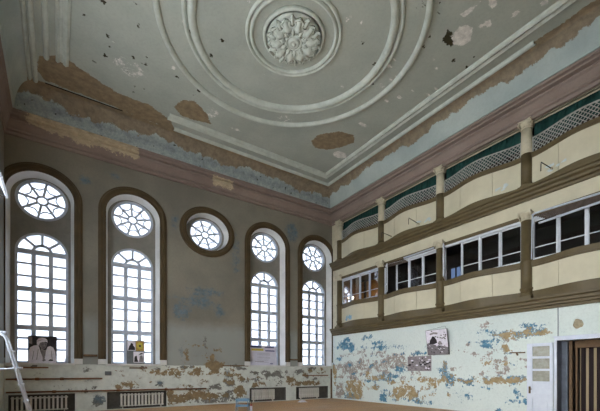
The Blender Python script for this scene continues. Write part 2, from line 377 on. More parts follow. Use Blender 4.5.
B_tan = B_tan+scatter(22, 3.2, 7.4, .3, 1.75, .24)+scatter(14, 7.6, 12.3, .75, 1.7, .2)+scatter(6, 1.4, 3.4, .75, 1.6, .15)
B_grey = B_grey+scatter(22, 3.2, 7.4, .1, 1.75, .26)+scatter(16, 7.6, 12.3, .7, 1.7, .24)+scatter(8, -1.2, 3, .75, 1.7, .12)
setattrs(wb, pe=1.745-P[:,1], pd=np.clip((3.55-P[:,1])*.5, -.5, .5), pa=ell(P, B_tan), pb=ell(P, [(u, v, a*1.7, b*1.6) for u, v, a, b in B_blue], .13), pc=ell(P, B_grey, .06))


def oval_light(parent, rx, rz, cz, y, rot, spokes=8):
    f = MB(); f.ribbon(oval(GX, cz, rx, rz), y, .11, .09, True); f.ribbon(oval(GX, cz, rx-.05, rz-.05), y-.03, .03, .05, True)
    f.build('oval_frame', M['winframe'], parent)
    s = MB(); s.ribbon(oval(GX, cz, .17, .15, 20), y, .06, .05, True)
    w = MB()
    for k in range(spokes):
        a = rot+2*PI*k/spokes; b = rot+2*PI*(k+1)/spokes
        s.ribbon([(GX+.16*math.cos(a), cz+.14*math.sin(a)), (GX+(rx-.03)*math.cos(a), cz+(rz-.03)*math.sin(a))], y, .07, .045)
        pth = []
        for q in range(7):
            t = q/6; an = a+(b-a)*t; rr = .72-.17*math.sin(PI*t)
            pth.append((GX+rx*rr*math.cos(an), cz+rz*rr*math.sin(an)))
        w.ribbon(pth, y, .038, .02)
    s.build('spokes', M['winframe'], parent); w.build('web_bars', M['winframe'], parent)
    g = MB(); o = oval(GX, cz, rx, rz); g.add([(x, y+.012, z) for x, z in o], [tuple(range(len(o)))]); g.build('oval_glass', M['glass'], parent)

def loops_strip(mb, loops, closed):
    n = len(loops[0]); o = []
    for lp in loops: o += lp
    fs = []
    for i in range(len(loops)-1):
        for k in range(n if closed else n-1):
            fs.append((i*n+k, i*n+(k+1) % n, (i+1)*n+(k+1) % n, (i+1)*n+k))
    mb.add(o, fs)

SUR = [(0,0),(0,.05),(.2,.06),(.26,.09),(.62,.09),(.70,.06),(1,.06),(1,-.02)]
GX = .02
def tall_window(i, cx):
    w = sempty('window_%d' % i, (cx, YB, 0))
    lo, hi = XL-cx+.003, XR-cx-.003
    cl = lambda x: min(max(x, lo), hi)
    m = MB(); loops_strip(m, [[(cl(x), -d, z) for x, z in arch(0, 1.25-.27*t, 1.95, NZS, 1.12-.27*t-.02*t)] for t, d in SUR], False)
    m.build('surround', M['frame_brown'], w)
    m = MB()
    for s in (-1, 1):
        a, b = sorted((cl(s*.98), cl(s*1.25)))
        if b-a > .05: m.box((a, -.07, NZ0-.03), (b, .0, 1.95))
    m.build('plinth', M['reveal'], w)
    m = MB(); loops_strip(m, [[(x, d, z) for x, z in arch(0, hw, NZ0, NZS, rs)] for d, hw, rs in ((-.02, .98, NR), (DEP, .885, NR-.075))], False)
    m.build('reveal', M['reveal'], w)
    MB().box((-1.0, -.09, NZ0-.07), (1.0, DEP+.3, NZ0)).build('window_sill', M['reveal'], w, bevel=.01)
    m = MB(); hole1 = oval(GX, 7.65, .79, .735); hole2 = arch(GX, .79, NZ0+.0, 5.75, .72)
    hole2 = [(x, max(z, NZ0+.004)) for x, z in hole2]
    sheet(m, arch(0, .885, NZ0, NZS, NR-.075), [hole1, hole2], lambda z: .3, lambda x, z: (x, DEP, z))
    loops_strip(m, [[(x, d, z) for x, z in hole1] for d in (DEP, DEP+.3)], True)
    loops_strip(m, [[(x, d, z) for x, z in hole2] for d in (DEP, DEP+.3)], False)
    m.build('niche_panel', M['panelgrey'], w)
    y = DEP+.07
    oval_light(w, .76, .70, 7.65, y, .25+.35*i, 8 if i != 2 else 9)
    f = MB(); f.ribbon(arch(GX, .75, NZ0+.02, 5.75, .69), y, .075, .1); f.box((GX-.78, y-.05, NZ0), (GX+.78, y+.05, NZ0+.07))
    f.build('window_frame', M['winframe'], w)
    for x in (-.255, .255): MB().box((GX+x-.066, y-.05, NZ0+.07), (GX+x+.066, y+.04, 5.75)).build('mullion', M['winframe'], w)
    for z in (5.75, 4.42, 3.05): MB().box((GX-.72, y-.06, z-.08), (GX+.72, y+.05, z+.08)).build('transom', M['winframe'], w)
    g = MB()
    for za, zb in ((NZ0+.08, 3.05), (3.05, 4.42), (4.42, 5.75)):
        for k in (1, 2):
            zz = za+(zb-za)*k/3+.02; g.box((GX-.71, y-.02, zz-.03), (GX+.71, y+.02, zz+.03))
    g.build('glazing_bars', M['winframe'], w)
    fan = MB(); fan.ribbon([(GX+.27*math.cos(PI*k/12), 5.78+.24*math.sin(PI*k/12)) for k in range(13)], y, .09, .05)
    for an in (PI*.25, PI*.5, PI*.75):
        fan.ribbon([(GX+.27*math.cos(an), 5.78+.24*math.sin(an)), (GX+.74*math.cos(an), 5.75+.67*math.sin(an))], y, .075, .05)
    fan.build('fanlight_bars', M['winframe'], w)
    o = arch(GX, .75, NZ0+.02, 5.75, .69); p = MB(); p.add([(x, y+.02, z) for x, z in o], [tuple(range(len(o)))]); p.build('glass', M['glass'], w)
    return w
for i, cx in zip((1, 2, 4, 5), WX): tall_window(i, cx)
w = sempty('window_3', (XM, YB, 0))
m = MB(); loops_strip(m, [[(x, -d, z) for x, z in oval(0, 7.66, 1.25-.28*t, 1.09-.27*t)] for t, d in SUR], True); m.build('surround', M['frame_brown'], w)
m = MB(); loops_strip(m, [[(x, d, z) for x, z in oval(0, 7.66, hw, rs)] for d, hw, rs in ((-.02, .97, .82), (DEP, .90, .765))], True); m.build('reveal', M['reveal'], w)
m = MB(); h = oval(GX+.03, 7.68, .76, .70)
sheet(m, oval(0, 7.66, .90, .765), [h], lambda z: .25, lambda x, z: (x, DEP, z)); loops_strip(m, [[(x, d, z) for x, z in h] for d in (DEP, DEP+.3)], True)
m.build('niche_panel', M['panelgrey'], w); oval_light(w, .74, .68, 7.68, DEP+.07, .3, 8)

# pilaster strips between the paired windows, each with a small dark ledge
for a, b, nm in ((XM-6.03+1.25, XM-3.03-1.25, 'trim_1'), (XM+3.03+1.25, XM+6.03-1.25, 'trim_2')):
    struct(MB().box((a+.06, YB-.035, 2.12), (b-.06, YB+.01, 3.3)).box((a+.02, YB-.10, 2.04), (b-.02, YB+.01, 2.12), 1).build(nm, [M['wall'], M['wood']], bevel=.008))

# wall on the left with its own row of window openings, wall with the stage arch behind the view
LW = [2.75, 5.45, 8.15, 10.85]
mb = MB(); sheet(mb, rect(YF-.3, YB+.02, 0, 11.2), [arch(y, 1.05, NZ0, NZS, NR) for y in LW], lambda z: .5, lambda y, z: (XL, y, z))
wl = struct(mb.build('wall_left', M['wall'])); 
mb = MB(); sheet(mb, rect(XL-.02, XR+.02, 0, 11.2), [rect(-1.1, 7.6, .02, 6.4)], lambda z: .6, lambda x, z: (x, YF, z))
wf = struct(mb.build('wall_front', M['wall']))
struct(MB().box((-3, -4.2, 0), (9.5, -4, 7)).box((-3.2, -4.2, 0), (-3, YF, .9)).box((-3.2, -4.2, 5.6), (-3, YF, 7)).box((-3.2, -.9, .9), (-3, YF, 5.6)).box((9.5, -4.2, 0), (9.7, YF, 7)).build('wall_stage', M['panelgrey']))  # unseen, added to cut the front light; side gap lets in soft fill
struct(MB().box((-3.2, -4.2, 7), (9.7, YF, 7.2)).build('ceiling_stage', M['panelgrey']))  # unseen lid added with the stage walls against front light
for i, y in enumerate(LW):
    w = sempty('window_%d' % (6+i), (XL, y, 0))
    m = MB(); loops_strip(m, [[(d, -x, z) for x, z in arch(0, 1.05, NZ0, NZS, NR)] for d in (.02, -.42)], False); m.build('reveal', M['reveal'], w)
    f = MB()
    for x in (-.86, -.29, .29, .86): f.box((-.40, x-.04, NZ0), (-.33, x+.04, 7.7))
    for z in (NZ0+.04, 3.2, 4.6, 5.9, 7.6): f.box((-.41, -.9, z-.05), (-.32, .9, z+.05))
    f.build('window_frame', M['winframe'], w)
# a top-hung sash of that wall stands open into the hall
s = MB()
q = [(.02, -.6, 6.95), (.02, .6, 6.95), (.46, .6, 5.80), (.46, -.6, 5.80)]
for a, b in zip(q, q[1:]+q[:1]): s.bar(a, b, .07, .05, up=(.93, 0, .36))
s.bar((.24, -.6, 6.375), (.24, .6, 6.375), .04, .04, up=(.93, 0, .36))
so = s.build('open_sash', M['alu'], bpy.data.objects['window_9'])
g = MB(); g.add([(.02,-.56,6.92),(.02,.56,6.92),(.45,.56,5.83),(.45,-.56,5.83)], [(0,1,2,3)]); g.build('sash_glass', M['darkglass'], so)
MB().bar((.0, .55, 5.78), (.46, .55, 5.78), .02).build('stay', M['steel'], so)

# ------------------------------------------------------------------ ceiling: flat field, cove, cornice, mouldings
def sl(s): return s*.5 if s <= .55 else s-.275       # the run hugs the left wall more closely
def frame_loft(prof, step=.14, sides='FRBL'):
    """closed rectangular run round the hall; prof = [(distance from the wall, height)]"""
    mb = MB(); par = []
    for sd in sides:
        A, B = {'F': (XL, XR), 'B': (XL, XR), 'L': (YF, YB), 'R': (YF, YB)}[sd]
        n = int((B-A)/step)
        o = len(mb.v); vs = []
        for j, (s, z) in enumerate(prof):
            for k in range(n+1):
                a_ = sl(s) if sd in 'FB' else s; t = A+a_+(B-A-a_-s)*k/n
                vs.append({'B': (t, YB-s, z), 'F': (t, YF+s, z), 'L': (XL+sl(s), t, z), 'R': (XR-s, t, z)}[sd]); par.append((j/(len(prof)-1), sd, A+(B-A)*k/n))
        fs = [(j*(n+1)+k, j*(n+1)+k+1, (j+1)*(n+1)+k+1, (j+1)*(n+1)+k) for j in range(len(prof)-1) for k in range(n)]
        mb.add(vs, fs)
    return mb, par
rn = np.random.RandomState(3)
def wob(t, sd, amp=1.0):
    k = {'B': .3, 'R': 1.7, 'L': 2.9, 'F': 4.1}[sd]
    return amp*(.5*math.sin(1.3*t+k)+.3*math.sin(3.1*t+2*k)+.2*math.sin(7.3*t+3*k)+.14*math.sin(15.7*t+k))

PINK = [(-.01,9.50),(.08,9.50),(.08,9.60),(.15,9.62),(.15,9.68),(.20,9.72),(.30,9.84),(.37,9.88),(.37,9.93),(.30,9.94),(.30,9.98),(.44,10.0),(.46,10.04),(.55,10.06),(.55,10.14)]
mb, par = frame_loft(PINK, .12)
o = struct(mb.build('trim_3', M['pink'])); 
pa = []; pb = []
for (u, sd, t) in par:
    v = -.5
    if sd == 'B':
        e = min(t+1.05, 2.6-t) if t < 4 else min(t-5.75, 6.75-t)
        v = min(e*.3, .16-abs(u-.74)*.5+wob(t, 'B', .03)) if t < 4 else min(e*.3, .12-abs(u-.62)*.5)
    if sd == 'R': v = -.3
    pa.append(v); pb.append(-.16 if sd == 'B' else -.5)
setattrs(o, pa=pa, pb=pb, pc=[-.5]*len(pa))

COVE = [(.55+.0, 10.14)]+[(.60+.36*(1-math.cos(PI/2*k/12)), 10.14+.80*math.sin(PI/2*k/12)) for k in range(13)]
mb, par = frame_loft(COVE, .09)
o = struct(mb.build('trim_4', M['cove']))
pa = []; rs = np.random.RandomState(5)
for (u, sd, t) in par:
    cut = {'B': .44, 'R': .60, 'L': 1.6, 'F': 1.6}[sd]
    pa.append((u-cut)*.55+wob(t, sd, .08))
pb = [.08-abs(u-.3)*.2 if sd == 'B' else -.5 for (u, sd, t) in par]  # window side: its weaker light is painted in as a darker blue-grey
pc = [(.03 if rs.rand() < .035 else -.1) if sd == 'B' else -.5 for (u, sd, t) in par]
setattrs(o, pa=pa, pb=pb, pc=pc)

S0 = .955
mb = MB(); nx = 150; ny = 150
X0, X1, Y0, Y1 = XL+sl(S0)-.02, XR-S0+.02, YF+S0-.02, YB-S0+.02
mb.add([(X0+(X1-X0)*i/nx, Y0+(Y1-Y0)*j/ny, ZC) for j in range(ny+1) for i in range(nx+1)], [(j*(nx+1)+i, j*(nx+1)+i+1, (j+1)*(nx+1)+i+1, (j+1)*(nx+1)+i) for j in range(ny) for i in range(nx)])
ce = struct(mb.build('ceiling', M['ceil']))
P = coords(ce)[:, :2]
pa = poly_sdf(P, C_brown_poly)
sb = YB-P[:,1]; sr = XR-P[:,0]
wv = np.array([wob(t, 'R', .05) for t in P[:,1]]); wv2 = np.array([wob(t, 'B', .05) for t in P[:,0]])
pa = np.maximum(pa, np.minimum(1.20-sr+wv, np.minimum(sb-.4, P[:,1]+3)))       # band along the gallery side
pa = np.maximum(pa, np.minimum(1.14-sb+wv2*.4, P[:,0]+.9))                        # band along the window side
C_flake = C_flake+scatter(26, 8.2, 11, 4.5, 9, .10)+scatter(14, -.3, 9, 9, 13.5, .08); C_dark = C_dark+scatter(26, .2, 4, 9.5, 13.4, .055, 1)+scatter(10, 7, 10.5, 5.5, 9, .05, 1)
pb_ = np.maximum(poly_sdf(P, C_white_poly), ell(P, C_flake)); pb_ = np.maximum(pb_, ell(P, C_pale)*.3-.03)
pc_ = np.maximum(poly_sdf(P, C_olive_poly), ell(P, C_dark)+.01)
setattrs(ce, pa=pa, pb=pb_, pc=pc_)
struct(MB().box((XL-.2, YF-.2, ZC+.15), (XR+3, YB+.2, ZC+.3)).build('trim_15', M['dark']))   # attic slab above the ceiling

def bead(s, w, h):   # rounded run hanging under the ceiling
    return [(s-w/2, ZC+.01)]+[(s-w/2*math.cos(PI*k/6), ZC-h*math.sin(PI*k/6)) for k in range(7)]+[(s+w/2, ZC+.01)]
# outer and inner rectangular mouldings; the outer one is broken off where the plaster fell
def partial(prof, runs, step=.2):
    mb = MB()
    for sd, a, b in runs:
        n = max(2, int((b-a)/step)); vs = []
        A, B = {'F': (XL, XR), 'B': (XL, XR), 'L': (YF, YB), 'R': (YF, YB)}[sd]
        for s, z in prof:
            for k in range(n+1):
                t = max(A+s, min(B-s, a+(b-a)*k/n)); vs.append({'B': (t, YB-s, z), 'F': (t, YF+s, z), 'L': (XL+s, t, z), 'R': (XR-s, t, z)}[sd])
        mb.add(vs, [(j*(n+1)+k, j*(n+1)+k+1, (j+1)*(n+1)+k+1, (j+1)*(n+1)+k) for j in range(len(prof)-1) for k in range(n)], 0, False)
    return mb
struct(partial(bead(1.22, .15, .10), [('L', YF, YB-2.35), ('F', XL, XR), ('B', 3.75, XR), ('R', 4.9, YB)]).build('trim_5', M['mould']))
INNER = [(1.64,ZC+.01),(1.64,ZC-.04),(1.69,ZC-.08),(1.74,ZC-.04),(1.75,ZC-.02),(1.82,ZC-.02),(1.83,ZC-.07),(1.90,ZC-.11),(1.97,ZC-.06),(1.98,ZC+.01)]
struct(partial(INNER, [('F', XL, XR), ('B', 3.4, XR), ('R', YF, YB)]).build('trim_6', M['mould']))
struct(partial(bead(.75, .10, .07)+bead(.90, .14, .09), [('L', YF, YB-1.1)]).build('trim_7', M['mould']))
struct(partial([(s-.19, z) for s, z in INNER], [('L', YF, YB-2.4)]).build('trim_22', M['mould']))
struct(MB().box((-.35, YB-1.165, ZC-.012), (1.95, YB-1.125, ZC+.02)).box((3.75, YB-1.15, ZC-.012), (8.4, YB-1.115, ZC+.02)).build('trim_23', M['lath']))  # dark strips painting the shade inside a ceiling crack
def ring(name, prof, n=120):
    m = MB(); vs = [(CX+r*math.cos(2*PI*k/n), CY+r*math.sin(2*PI*k/n), z) for r, z in prof for k in range(n)]
    m.add(vs, [(j*n+k, j*n+(k+1) % n, (j+1)*n+(k+1) % n, (j+1)*n+k) for j in range(len(prof)-1) for k in range(n)], 0, True)
    return struct(m.build(name, M['mould']))
def rb(r, w, h): return [(r-w/2*math.cos(PI*k/8), ZC-h*math.sin(PI*k/8)+.004) for k in range(9)]
ring('trim_8', rb(3.64, .18, .11))
ring('trim_9', rb(2.97, .12, .08)); ring('trim_10', rb(2.77, .22, .13))
ring('trim_11', rb(1.31, .10, .08)); ring('trim_12', rb(1.19, .11, .09))

# central rosette
ro = thing('ceiling_rosette', 'round acanthus leaf plaster rosette in the middle of the ceiling rings', 'ceiling rosette', (CX, CY, ZC))
MB().lathe([(.88,.0),(.87,-.07),(.83,-.10),(.80,-.08),(.79,.0)], 64).build('rim', M['mould'], ro)
MB().lathe([(.60,.0),(.60,-.02),(.73,-.03),(.755,-.06),(.73,-.10),(.62,-.12),(.45,-.135),(.25,-.14),(.0,-.14)], 48).build('dish', M['mould'], ro)
def leaf_mb(r0, r1, wid, z0, lobes, lift):
    leaf = MB(); nu, nv = 13, 9; vs = []
    for i in range(nu):
        u = i/(nu-1); r = r0+(r1-r0)*u
        wdt = wid*(.35+.65*math.sin(PI*min(1, .15+.8*u)))*(1+.28*math.cos(u*PI*2*lobes))*(1 if u < .85 else (1-u)/.15*.7+.3)
        for j in range(nv):
            s = -1+2*j/(nv-1)
            z = z0-lift*math.sin(PI*min(1, u*1.1+.05))*(1-.6*s*s)-.03*math.cos(s*PI*2)*(.4+u)-.06*max(0, u-.75)/.25
            vs.append((r-.03*s*s, s*wdt, z))
    leaf.add(vs, [(i*nv+j, i*nv+j+1, (i+1)*nv+j+1, (i+1)*nv+j) for i in range(nu-1) for j in range(nv-1)], 0, True)
    return leaf
for nm, cnt, off, args in (('leaf', 10, 0, (.29, .74, .155, -.125, 2.5, .12)), ('small_leaf', 10, .5, (.48, .78, .085, -.10, 1.5, .09)), ('inner_leaf', 10, .5, (.23, .45, .07, -.14, 1.5, .08))):
    l0 = leaf_mb(*args).build(nm, M['mould'], ro); md = l0.modifiers.new('thick', 'SOLIDIFY'); md.thickness = .025
    l0.rotation_euler = (0, 0, 2*PI*off/cnt)
    for k in range(1, cnt):
        l = l0.copy(); COL.objects.link(l); l.parent = ro; l.rotation_euler = (0, 0, 2*PI*(k+off)/cnt)
MB().lathe([(.24,-.10),(.25,-.19),(.21,-.215),(.19,-.18),(.16,-.18),(.15,-.23),(.11,-.25),(.06,-.225),(.05,-.25),(.03,-.275),(.0,-.28)], 32).build('boss', M['mould'], ro)
# ------------------------------------------------------------------ gallery wall
COLY = [15.02, 12.00, 8.85, 5.67, 2.49]
DY0, DY1, DZ = 3.05, 4.80, 2.42        # doorway
mb = MB(); sheet(mb, [(YF-.02, 0), (DY0, 0), (DY0, DZ), (DY1, DZ), (DY1, 0), (YB+.02, 0), (YB+.02, 3.6), (YF-.02, 3.6)], [], lambda z: .075, lambda y, z: (XR, y, z))
wr = struct(mb.build('wall_right', M['mint'])); P = coords(wr)[:, [1, 2]]
R_tan = R_tan+scatter(16, 8.5, 15.4, .2, 1.5, .26)+scatter(8, 5.7, 8.5, .9, 2.8, .16)
R_grey = R_grey+scatter(26, 9.5, 15.4, .9, 2.5, .30, .35)+scatter(8, 5.7, 8.5, 1.4, 2.6, .16)
R_blue = R_blue+scatter(26, 5.7, 15.4, .2, 3.0, .22, .35)
setattrs(wr, pa=ell(P, R_tan, .055), pb=ell(P, R_blue), pc=ell(P, R_grey, .045))

def yrun(name, prof, y0, y1, mat, closed=True):
    mb = MB(); n = len(prof)
    mb.add([(x, y, z) for y in (y0, y1) for x, z in prof], [(k, (k+1) % n, n+(k+1) % n, n+k) for k in range(n)]+[tuple(range(n-1,-1,-1)), tuple(range(n, 2*n))])
    return struct(mb.build(name, mat))
yrun('trim_13', [(12.86,3.42),(12.50,3.42),(12.49,3.49),(12.42,3.51),(12.42,3.57),(12.36,3.60),(12.35,3.68),(12.29,3.71),(12.29,3.78),(12.86,3.78)], YF, YB-.16, M['brown'])
yrun('trim_14', [(12.86,6.98),(12.52,6.98),(12.51,7.05),(12.43,7.08),(12.42,7.15),(12.34,7.19),(12.33,7.26),(12.28,7.28),(12.28,7.35),(12.86,7.35)], YF, YB-.14, M['brown'])
struct(MB().box((XR+.02, YF, 6.52), (12.86, YB, 7.0)).build('wall_frieze', M['cream']))
yrun('trim_16', [(12.86,6.42),(12.57,6.42),(12.55,6.48),(12.55,6.52),(12.86,6.53)], YF, YB-.5, M['brown'])
struct(MB().box((XR+.01, COLY[0]+.16, 3.5), (12.9, YB+.01, 9.6)).build('wall_pier', M['cream_col']))
struct(MB().box((XR+.03, YF, 9.47), (12.95, YB, 10.3)).build('wall_lintel', M['soffit']))
# galleries behind: floors, ceilings, back walls
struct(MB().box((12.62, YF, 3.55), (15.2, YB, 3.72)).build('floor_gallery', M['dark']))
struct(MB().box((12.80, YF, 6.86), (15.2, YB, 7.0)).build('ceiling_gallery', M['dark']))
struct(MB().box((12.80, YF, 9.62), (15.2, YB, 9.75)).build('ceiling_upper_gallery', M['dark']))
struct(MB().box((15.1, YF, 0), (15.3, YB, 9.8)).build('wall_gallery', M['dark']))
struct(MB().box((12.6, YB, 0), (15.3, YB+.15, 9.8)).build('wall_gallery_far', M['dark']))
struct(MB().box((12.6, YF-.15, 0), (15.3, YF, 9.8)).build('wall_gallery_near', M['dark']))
struct(MB().box((12.62, YF, -.2), (15.2, YB, 0)).build('floor_lobby', M['floor']))

# ---- columns
def capital_mb(z0, h, r, R):
    m = MB()
    m.lathe([(r*1.02,z0-.03),(r*1.14,z0-.02),(r*1.14,z0+.01),(r*1.0,z0+.02),(r*1.03,z0+h*.35),(r*1.2,z0+h*.65),(r*1.45,z0+h*.8)], 20)
    ab = []; n = 6
    for q in range(4):
        a0 = PI/4+q*PI/2; a1 = a0+PI/2
        p0 = (R*1.30*math.cos(a0), R*1.30*math.sin(a0)); p1 = (R*1.30*math.cos(a1), R*1.30*math.sin(a1))
        for k in range(n):
            t = k/n; bul = 1-.17*math.sin(PI*t); ab.append(((p0[0]+(p1[0]-p0[0])*t)*bul, (p0[1]+(p1[1]-p0[1])*t)*bul))
    N = len(ab)
    for za, zb, s in ((z0+h*.80, z0+h*.88, .93), (z0+h*.88, z0+h, 1.0)):
        m.add([(x*s, y*s, z) for z in (za, zb) for x, y in ab], [tuple(range(N-1,-1,-1)), tuple(range(N, 2*N))]+[(k, (k+1) % N, N+(k+1) % N, N+k) for k in range(N)])
    for q in range(4):                              # corner volutes
        a = PI/4+q*PI/2; d = Vector((math.cos(a), math.sin(a), 0)); c = d*(R*1.06)+Vector((0,0,z0+h*.62))
        pts = []
        for k in range(15):
            t = k/14; an = -PI*.5+t*PI*3.2; rr = h*.22*(1-.72*t)
            pts.append(c+d*(rr*math.cos(an))+Vector((0,0,rr*math.sin(an))))
        m.tube(pts, .03, 6, rs=[.034-.014*k/14 for k in range(15)])
    for q in range(8):                              # leaves
        a = q*PI/4+PI/8; d = Vector((math.cos(a), math.sin(a), 0)); s = Vector((-d.y, d.x, 0)); vs = []
        for k in range(6):
            t = k/5; c = d*(r*1.02+.02+.06*t**2.2)+Vector((0,0,z0+h*(.02+.62*t-.12*max(0, t-.75)/.25)))
            wd = r*.34*(1-.55*t)
            vs += [c-s*wd, c+d*.025, c+s*wd]
        m.add(vs, [(k*3+j, k*3+j+1, (k+1)*3+j+1, (k+1)*3+j) for k in range(5) for j in range(2)], 0, True)
    return m
CXX = 12.63
up_names = ['cream and brown column of the top gallery, in the corner by the window wall', 'second top gallery column from the window wall, cream above brown',
            'third top gallery column from the window wall, cream above brown', 'fourth top gallery column from the window wall, cream above brown', 'top gallery column nearest the stage, cream above brown']
lo_names = ['olive brown column of the glazed gallery, in the corner by the window wall', 'second olive brown column of the glazed gallery from the window wall',
            'third olive brown column of the glazed gallery from the window wall', 'fourth olive brown column of the glazed gallery from the window wall', 'olive brown glazed gallery column nearest the stage']
uc = thing('column', up_names[0], 'column', (CXX, COLY[0], 7.35), 0, 'columns of the top gallery')
MB().box((-.20,-.20,0),(.20,.20,.10)).lathe([(.20,.10),(.205,.13),(.19,.16),(.175,.18),(.17,.2)], 28).build('base', M['brown'], uc)
m = MB(); m.lathe([(.17,.2),(.172,1.14)], 28, mi=0); m.lathe([(.170,1.141),(.158,1.99)], 28, mi=1); m.build('shaft', [M['brown'], M['cream_col']], uc)
capital_mb(1.98, .24, .155, .21).build('capital', M['cream_col'], uc)
lc = thing('column', lo_names[0], 'column', (CXX, COLY[0], 3.78), 0, 'columns of the glazed gallery')
MB().box((-.21,-.21,0),(.21,.21,.12)).lathe([(.21,.12),(.215,.16),(.195,.2),(.18,.22)], 28).build('base', M['brown'], lc)
m = MB(); m.lathe([(.18,.22),(.18,.32),(.205,.34),(.205,.39),(.178,.41),(.176,1.2),(.195,1.22),(.195,1.27),(.174,1.29),(.166,2.60)], 28); m.build('shaft', M['brown'], lc)
capital_mb(2.59, .27, .162, .215).build('capital', M['cream_col'], lc)
for i, y in list(enumerate(COLY))[1:]:
    dup(uc, (CXX, y, 7.35), up_names[i]); dup(lc, (CXX, y, 3.78), lo_names[i])

# ---- parapets that bow out between the columns, lattice and green cloth above, windows below
def bow(y, a, b, amp=.27):
    t = min(max((y-a)/(b-a), 0), 1); return amp*math.sin(PI*t)**2
def curved(mb, y0, y1, a, b, x0, z0, z1, th, out=0, n=22, loc=(0,0,0)):
    vs = []
    for k in range(n+1):
        y = y0+(y1-y0)*k/n; x = x0-bow(y, a, b)-out
        vs += [(x-loc[0], y-loc[1], z0-loc[2]), (x-loc[0], y-loc[1], z1-loc[2]), (x+th-loc[0], y-loc[1], z1-loc[2]), (x+th-loc[0], y-loc[1], z0-loc[2])]
    fs = [(k*4+j, k*4+(j+1) % 4, (k+1)*4+(j+1) % 4, (k+1)*4+j) for k in range(n) for j in range(4)]+[(3,2,1,0), tuple(n*4+j for j in range(4))]
    mb.add(vs, fs)
bay_u = ['bowed cream parapet of the top gallery, farthest bay by the corner', 'bowed cream parapet of the top gallery, second bay from the corner',
         'bowed cream parapet of the top gallery, third bay from the corner', 'bowed cream parapet of the top gallery, bay nearest the stage']
bay_l = ['cream parapet with a blue stain under the amber lit gallery windows', 'cream parapet of the glazed gallery, second bay from the corner',
         'cream parapet of the glazed gallery, third bay from the corner', 'cream parapet under the gallery window with the fallen blind']
PX = 12.60
for i in range(4):
    b, a = COLY[i]-.15, COLY[i+1]+.15; mid = (a+b)/2
    for zb, lab, grp, zs in ((7.35, bay_u[i], 'parapets of the top gallery', (7.35,7.50,8.32,8.47)), (3.78, bay_l[i], 'parapets of the glazed gallery', (3.78,4.06,4.82,5.03))):
        L = (PX, mid, zb); p = thing('parapet', lab, 'balcony parapet', L, 0, grp)
        m = MB(); curved(m, a, b, a, b, PX, zs[0], zs[1], .16, .015, loc=L); m.build('plinth', M['brown'], p)
        m = MB(); e1, e2 = a+(b-a)*.3, a+(b-a)*.72
        for ya, yb in ((a, e1-.006), (e1+.006, e2-.006), (e2+.006, b)): curved(m, ya, yb, a, b, PX, zs[1], zs[2], .12, 0, 10, loc=L)
        m.build('panel', M['cream'], p)
        m = MB(); curved(m, a, b, a, b, PX, zs[2], zs[2]+.06, .18, .03, loc=L); curved(m, a, b, a, b, PX, zs[2]+.06, zs[3], .20, .05, loc=L); m.build('rail', M['brown'], p)
        spot = {(0, False): (14.02, 4.12, .35), (1, True): (9.62, 7.54, .16), (2, True): (6.55, 7.54, .2), (3, True): (4.80, 7.54, .2)}.get((i, zb > 5))
        if spot:
            sm_ = MB()
            for k in range(7):
                u = random.uniform(-.3,.3); z = spot[1]+.05+random.uniform(0, spot[2]); y = spot[0]+u
                sm_.add([(PX-bow(y,a,b)-.004-L[0], y+.16*math.cos(t)*random.uniform(.5,1)-L[1], z+(.12 if zb < 5 else .05)*math.sin(t)*random.uniform(.5,1)-L[2]) for t in [2*PI*q/9 for q in range(9)]], [tuple(range(9))])
            if 'bluestain' not in M:
                M['bluestain'] = plain('flaked_blue_stain', (120, 160, 186), (150, 178, 192), .8, 6)
                M['palestain'] = plain('pale_flaked_coat', (206, 214, 212), (184, 196, 198), .8, 6)
            sm_.build('stain', M['bluestain'] if zb < 5 else M['palestain'], p)
    # lattice screen
    la = thing('lattice_screen', ['pale diamond lattice screen on the farthest top gallery parapet', 'pale diamond lattice screen above the second top gallery parapet',
         'pale diamond lattice screen above the third top gallery parapet', 'pale diamond lattice screen on the top gallery parapet nearest the stage'][i], 'lattice screen', (PX, mid, 8.474), 0, 'lattice screens of the top gallery')
    H = .47; m = MB(); sp = .125; ln = b-a-.06
    for sg in (-1, 1):
        k = -H
        while k < ln:
            ya, yb = max(k, 0), min(k+H, ln)
            if yb-ya > .03:
                za, zb = ya-k, yb-k
                if sg < 0: ya, yb = ln-ya, ln-yb
                pts = []
                for q in range(5):
                    y = a+.03+ya+(yb-ya)*q/4; pts.append((-bow(y, a, b)+.03+.004*sg, y-mid, za+(zb-za)*q/4))
                for p_, q_ in zip(pts, pts[1:]): m.bar(p_, q_, .006, .021, up=(1,0,0)) if False else m.bar(p_, q_, .021, .007, up=(1,0,0))
            k += sp
    m.build('lattice', M['lattice'], la)
    m = MB(); curved(m, a+.01, b-.01, a, b, PX, 8.47+H, 8.47+H+.035, .03, -.015, loc=(PX, mid, 8.47)); 
    for y in (a+.02, b-.05): m.box((-.0, y-mid, 0), (.05, y-mid+.03, H))
    m.build('edge_rail', M['lattice'], la)
    # pleated cloth
    g = MB(); vs = []; n = 120
    for k in range(n+1):
        y = a+(b-a)*k/n; x = .018*math.sin(2*PI*(y-a)/.13)+.01*math.sin(2*PI*(y-a)/.41)
        vs += [(x, y-mid, -.66), (x*.7, y-mid, -.25), (x*.5, y-mid, 0)]
    g.add(vs, [(k*3+j, k*3+j+1, (k+1)*3+j+1, (k+1)*3+j) for k in range(n) for j in range(2)], 0, True)
    for k in range(1, 10):                                             # hanging seams
        y = a+(b-a)*k/10-mid; g.box((-.035, y-.012, -.66), (-.02, y+.012, 0))
    gc = g.build('curtain', M['green'], None, (12.76, mid, 9.468))
    tag(gc, ['dark green cloth strip hung behind the farthest lattice screen', 'dark green cloth strip hung behind the second lattice screen from the corner',
             'dark green cloth strip hung behind the third lattice screen from the corner', 'dark green cloth strip hung behind the lattice screen nearest the stage'][i], 'curtain', 'green cloth strips of the top gallery')
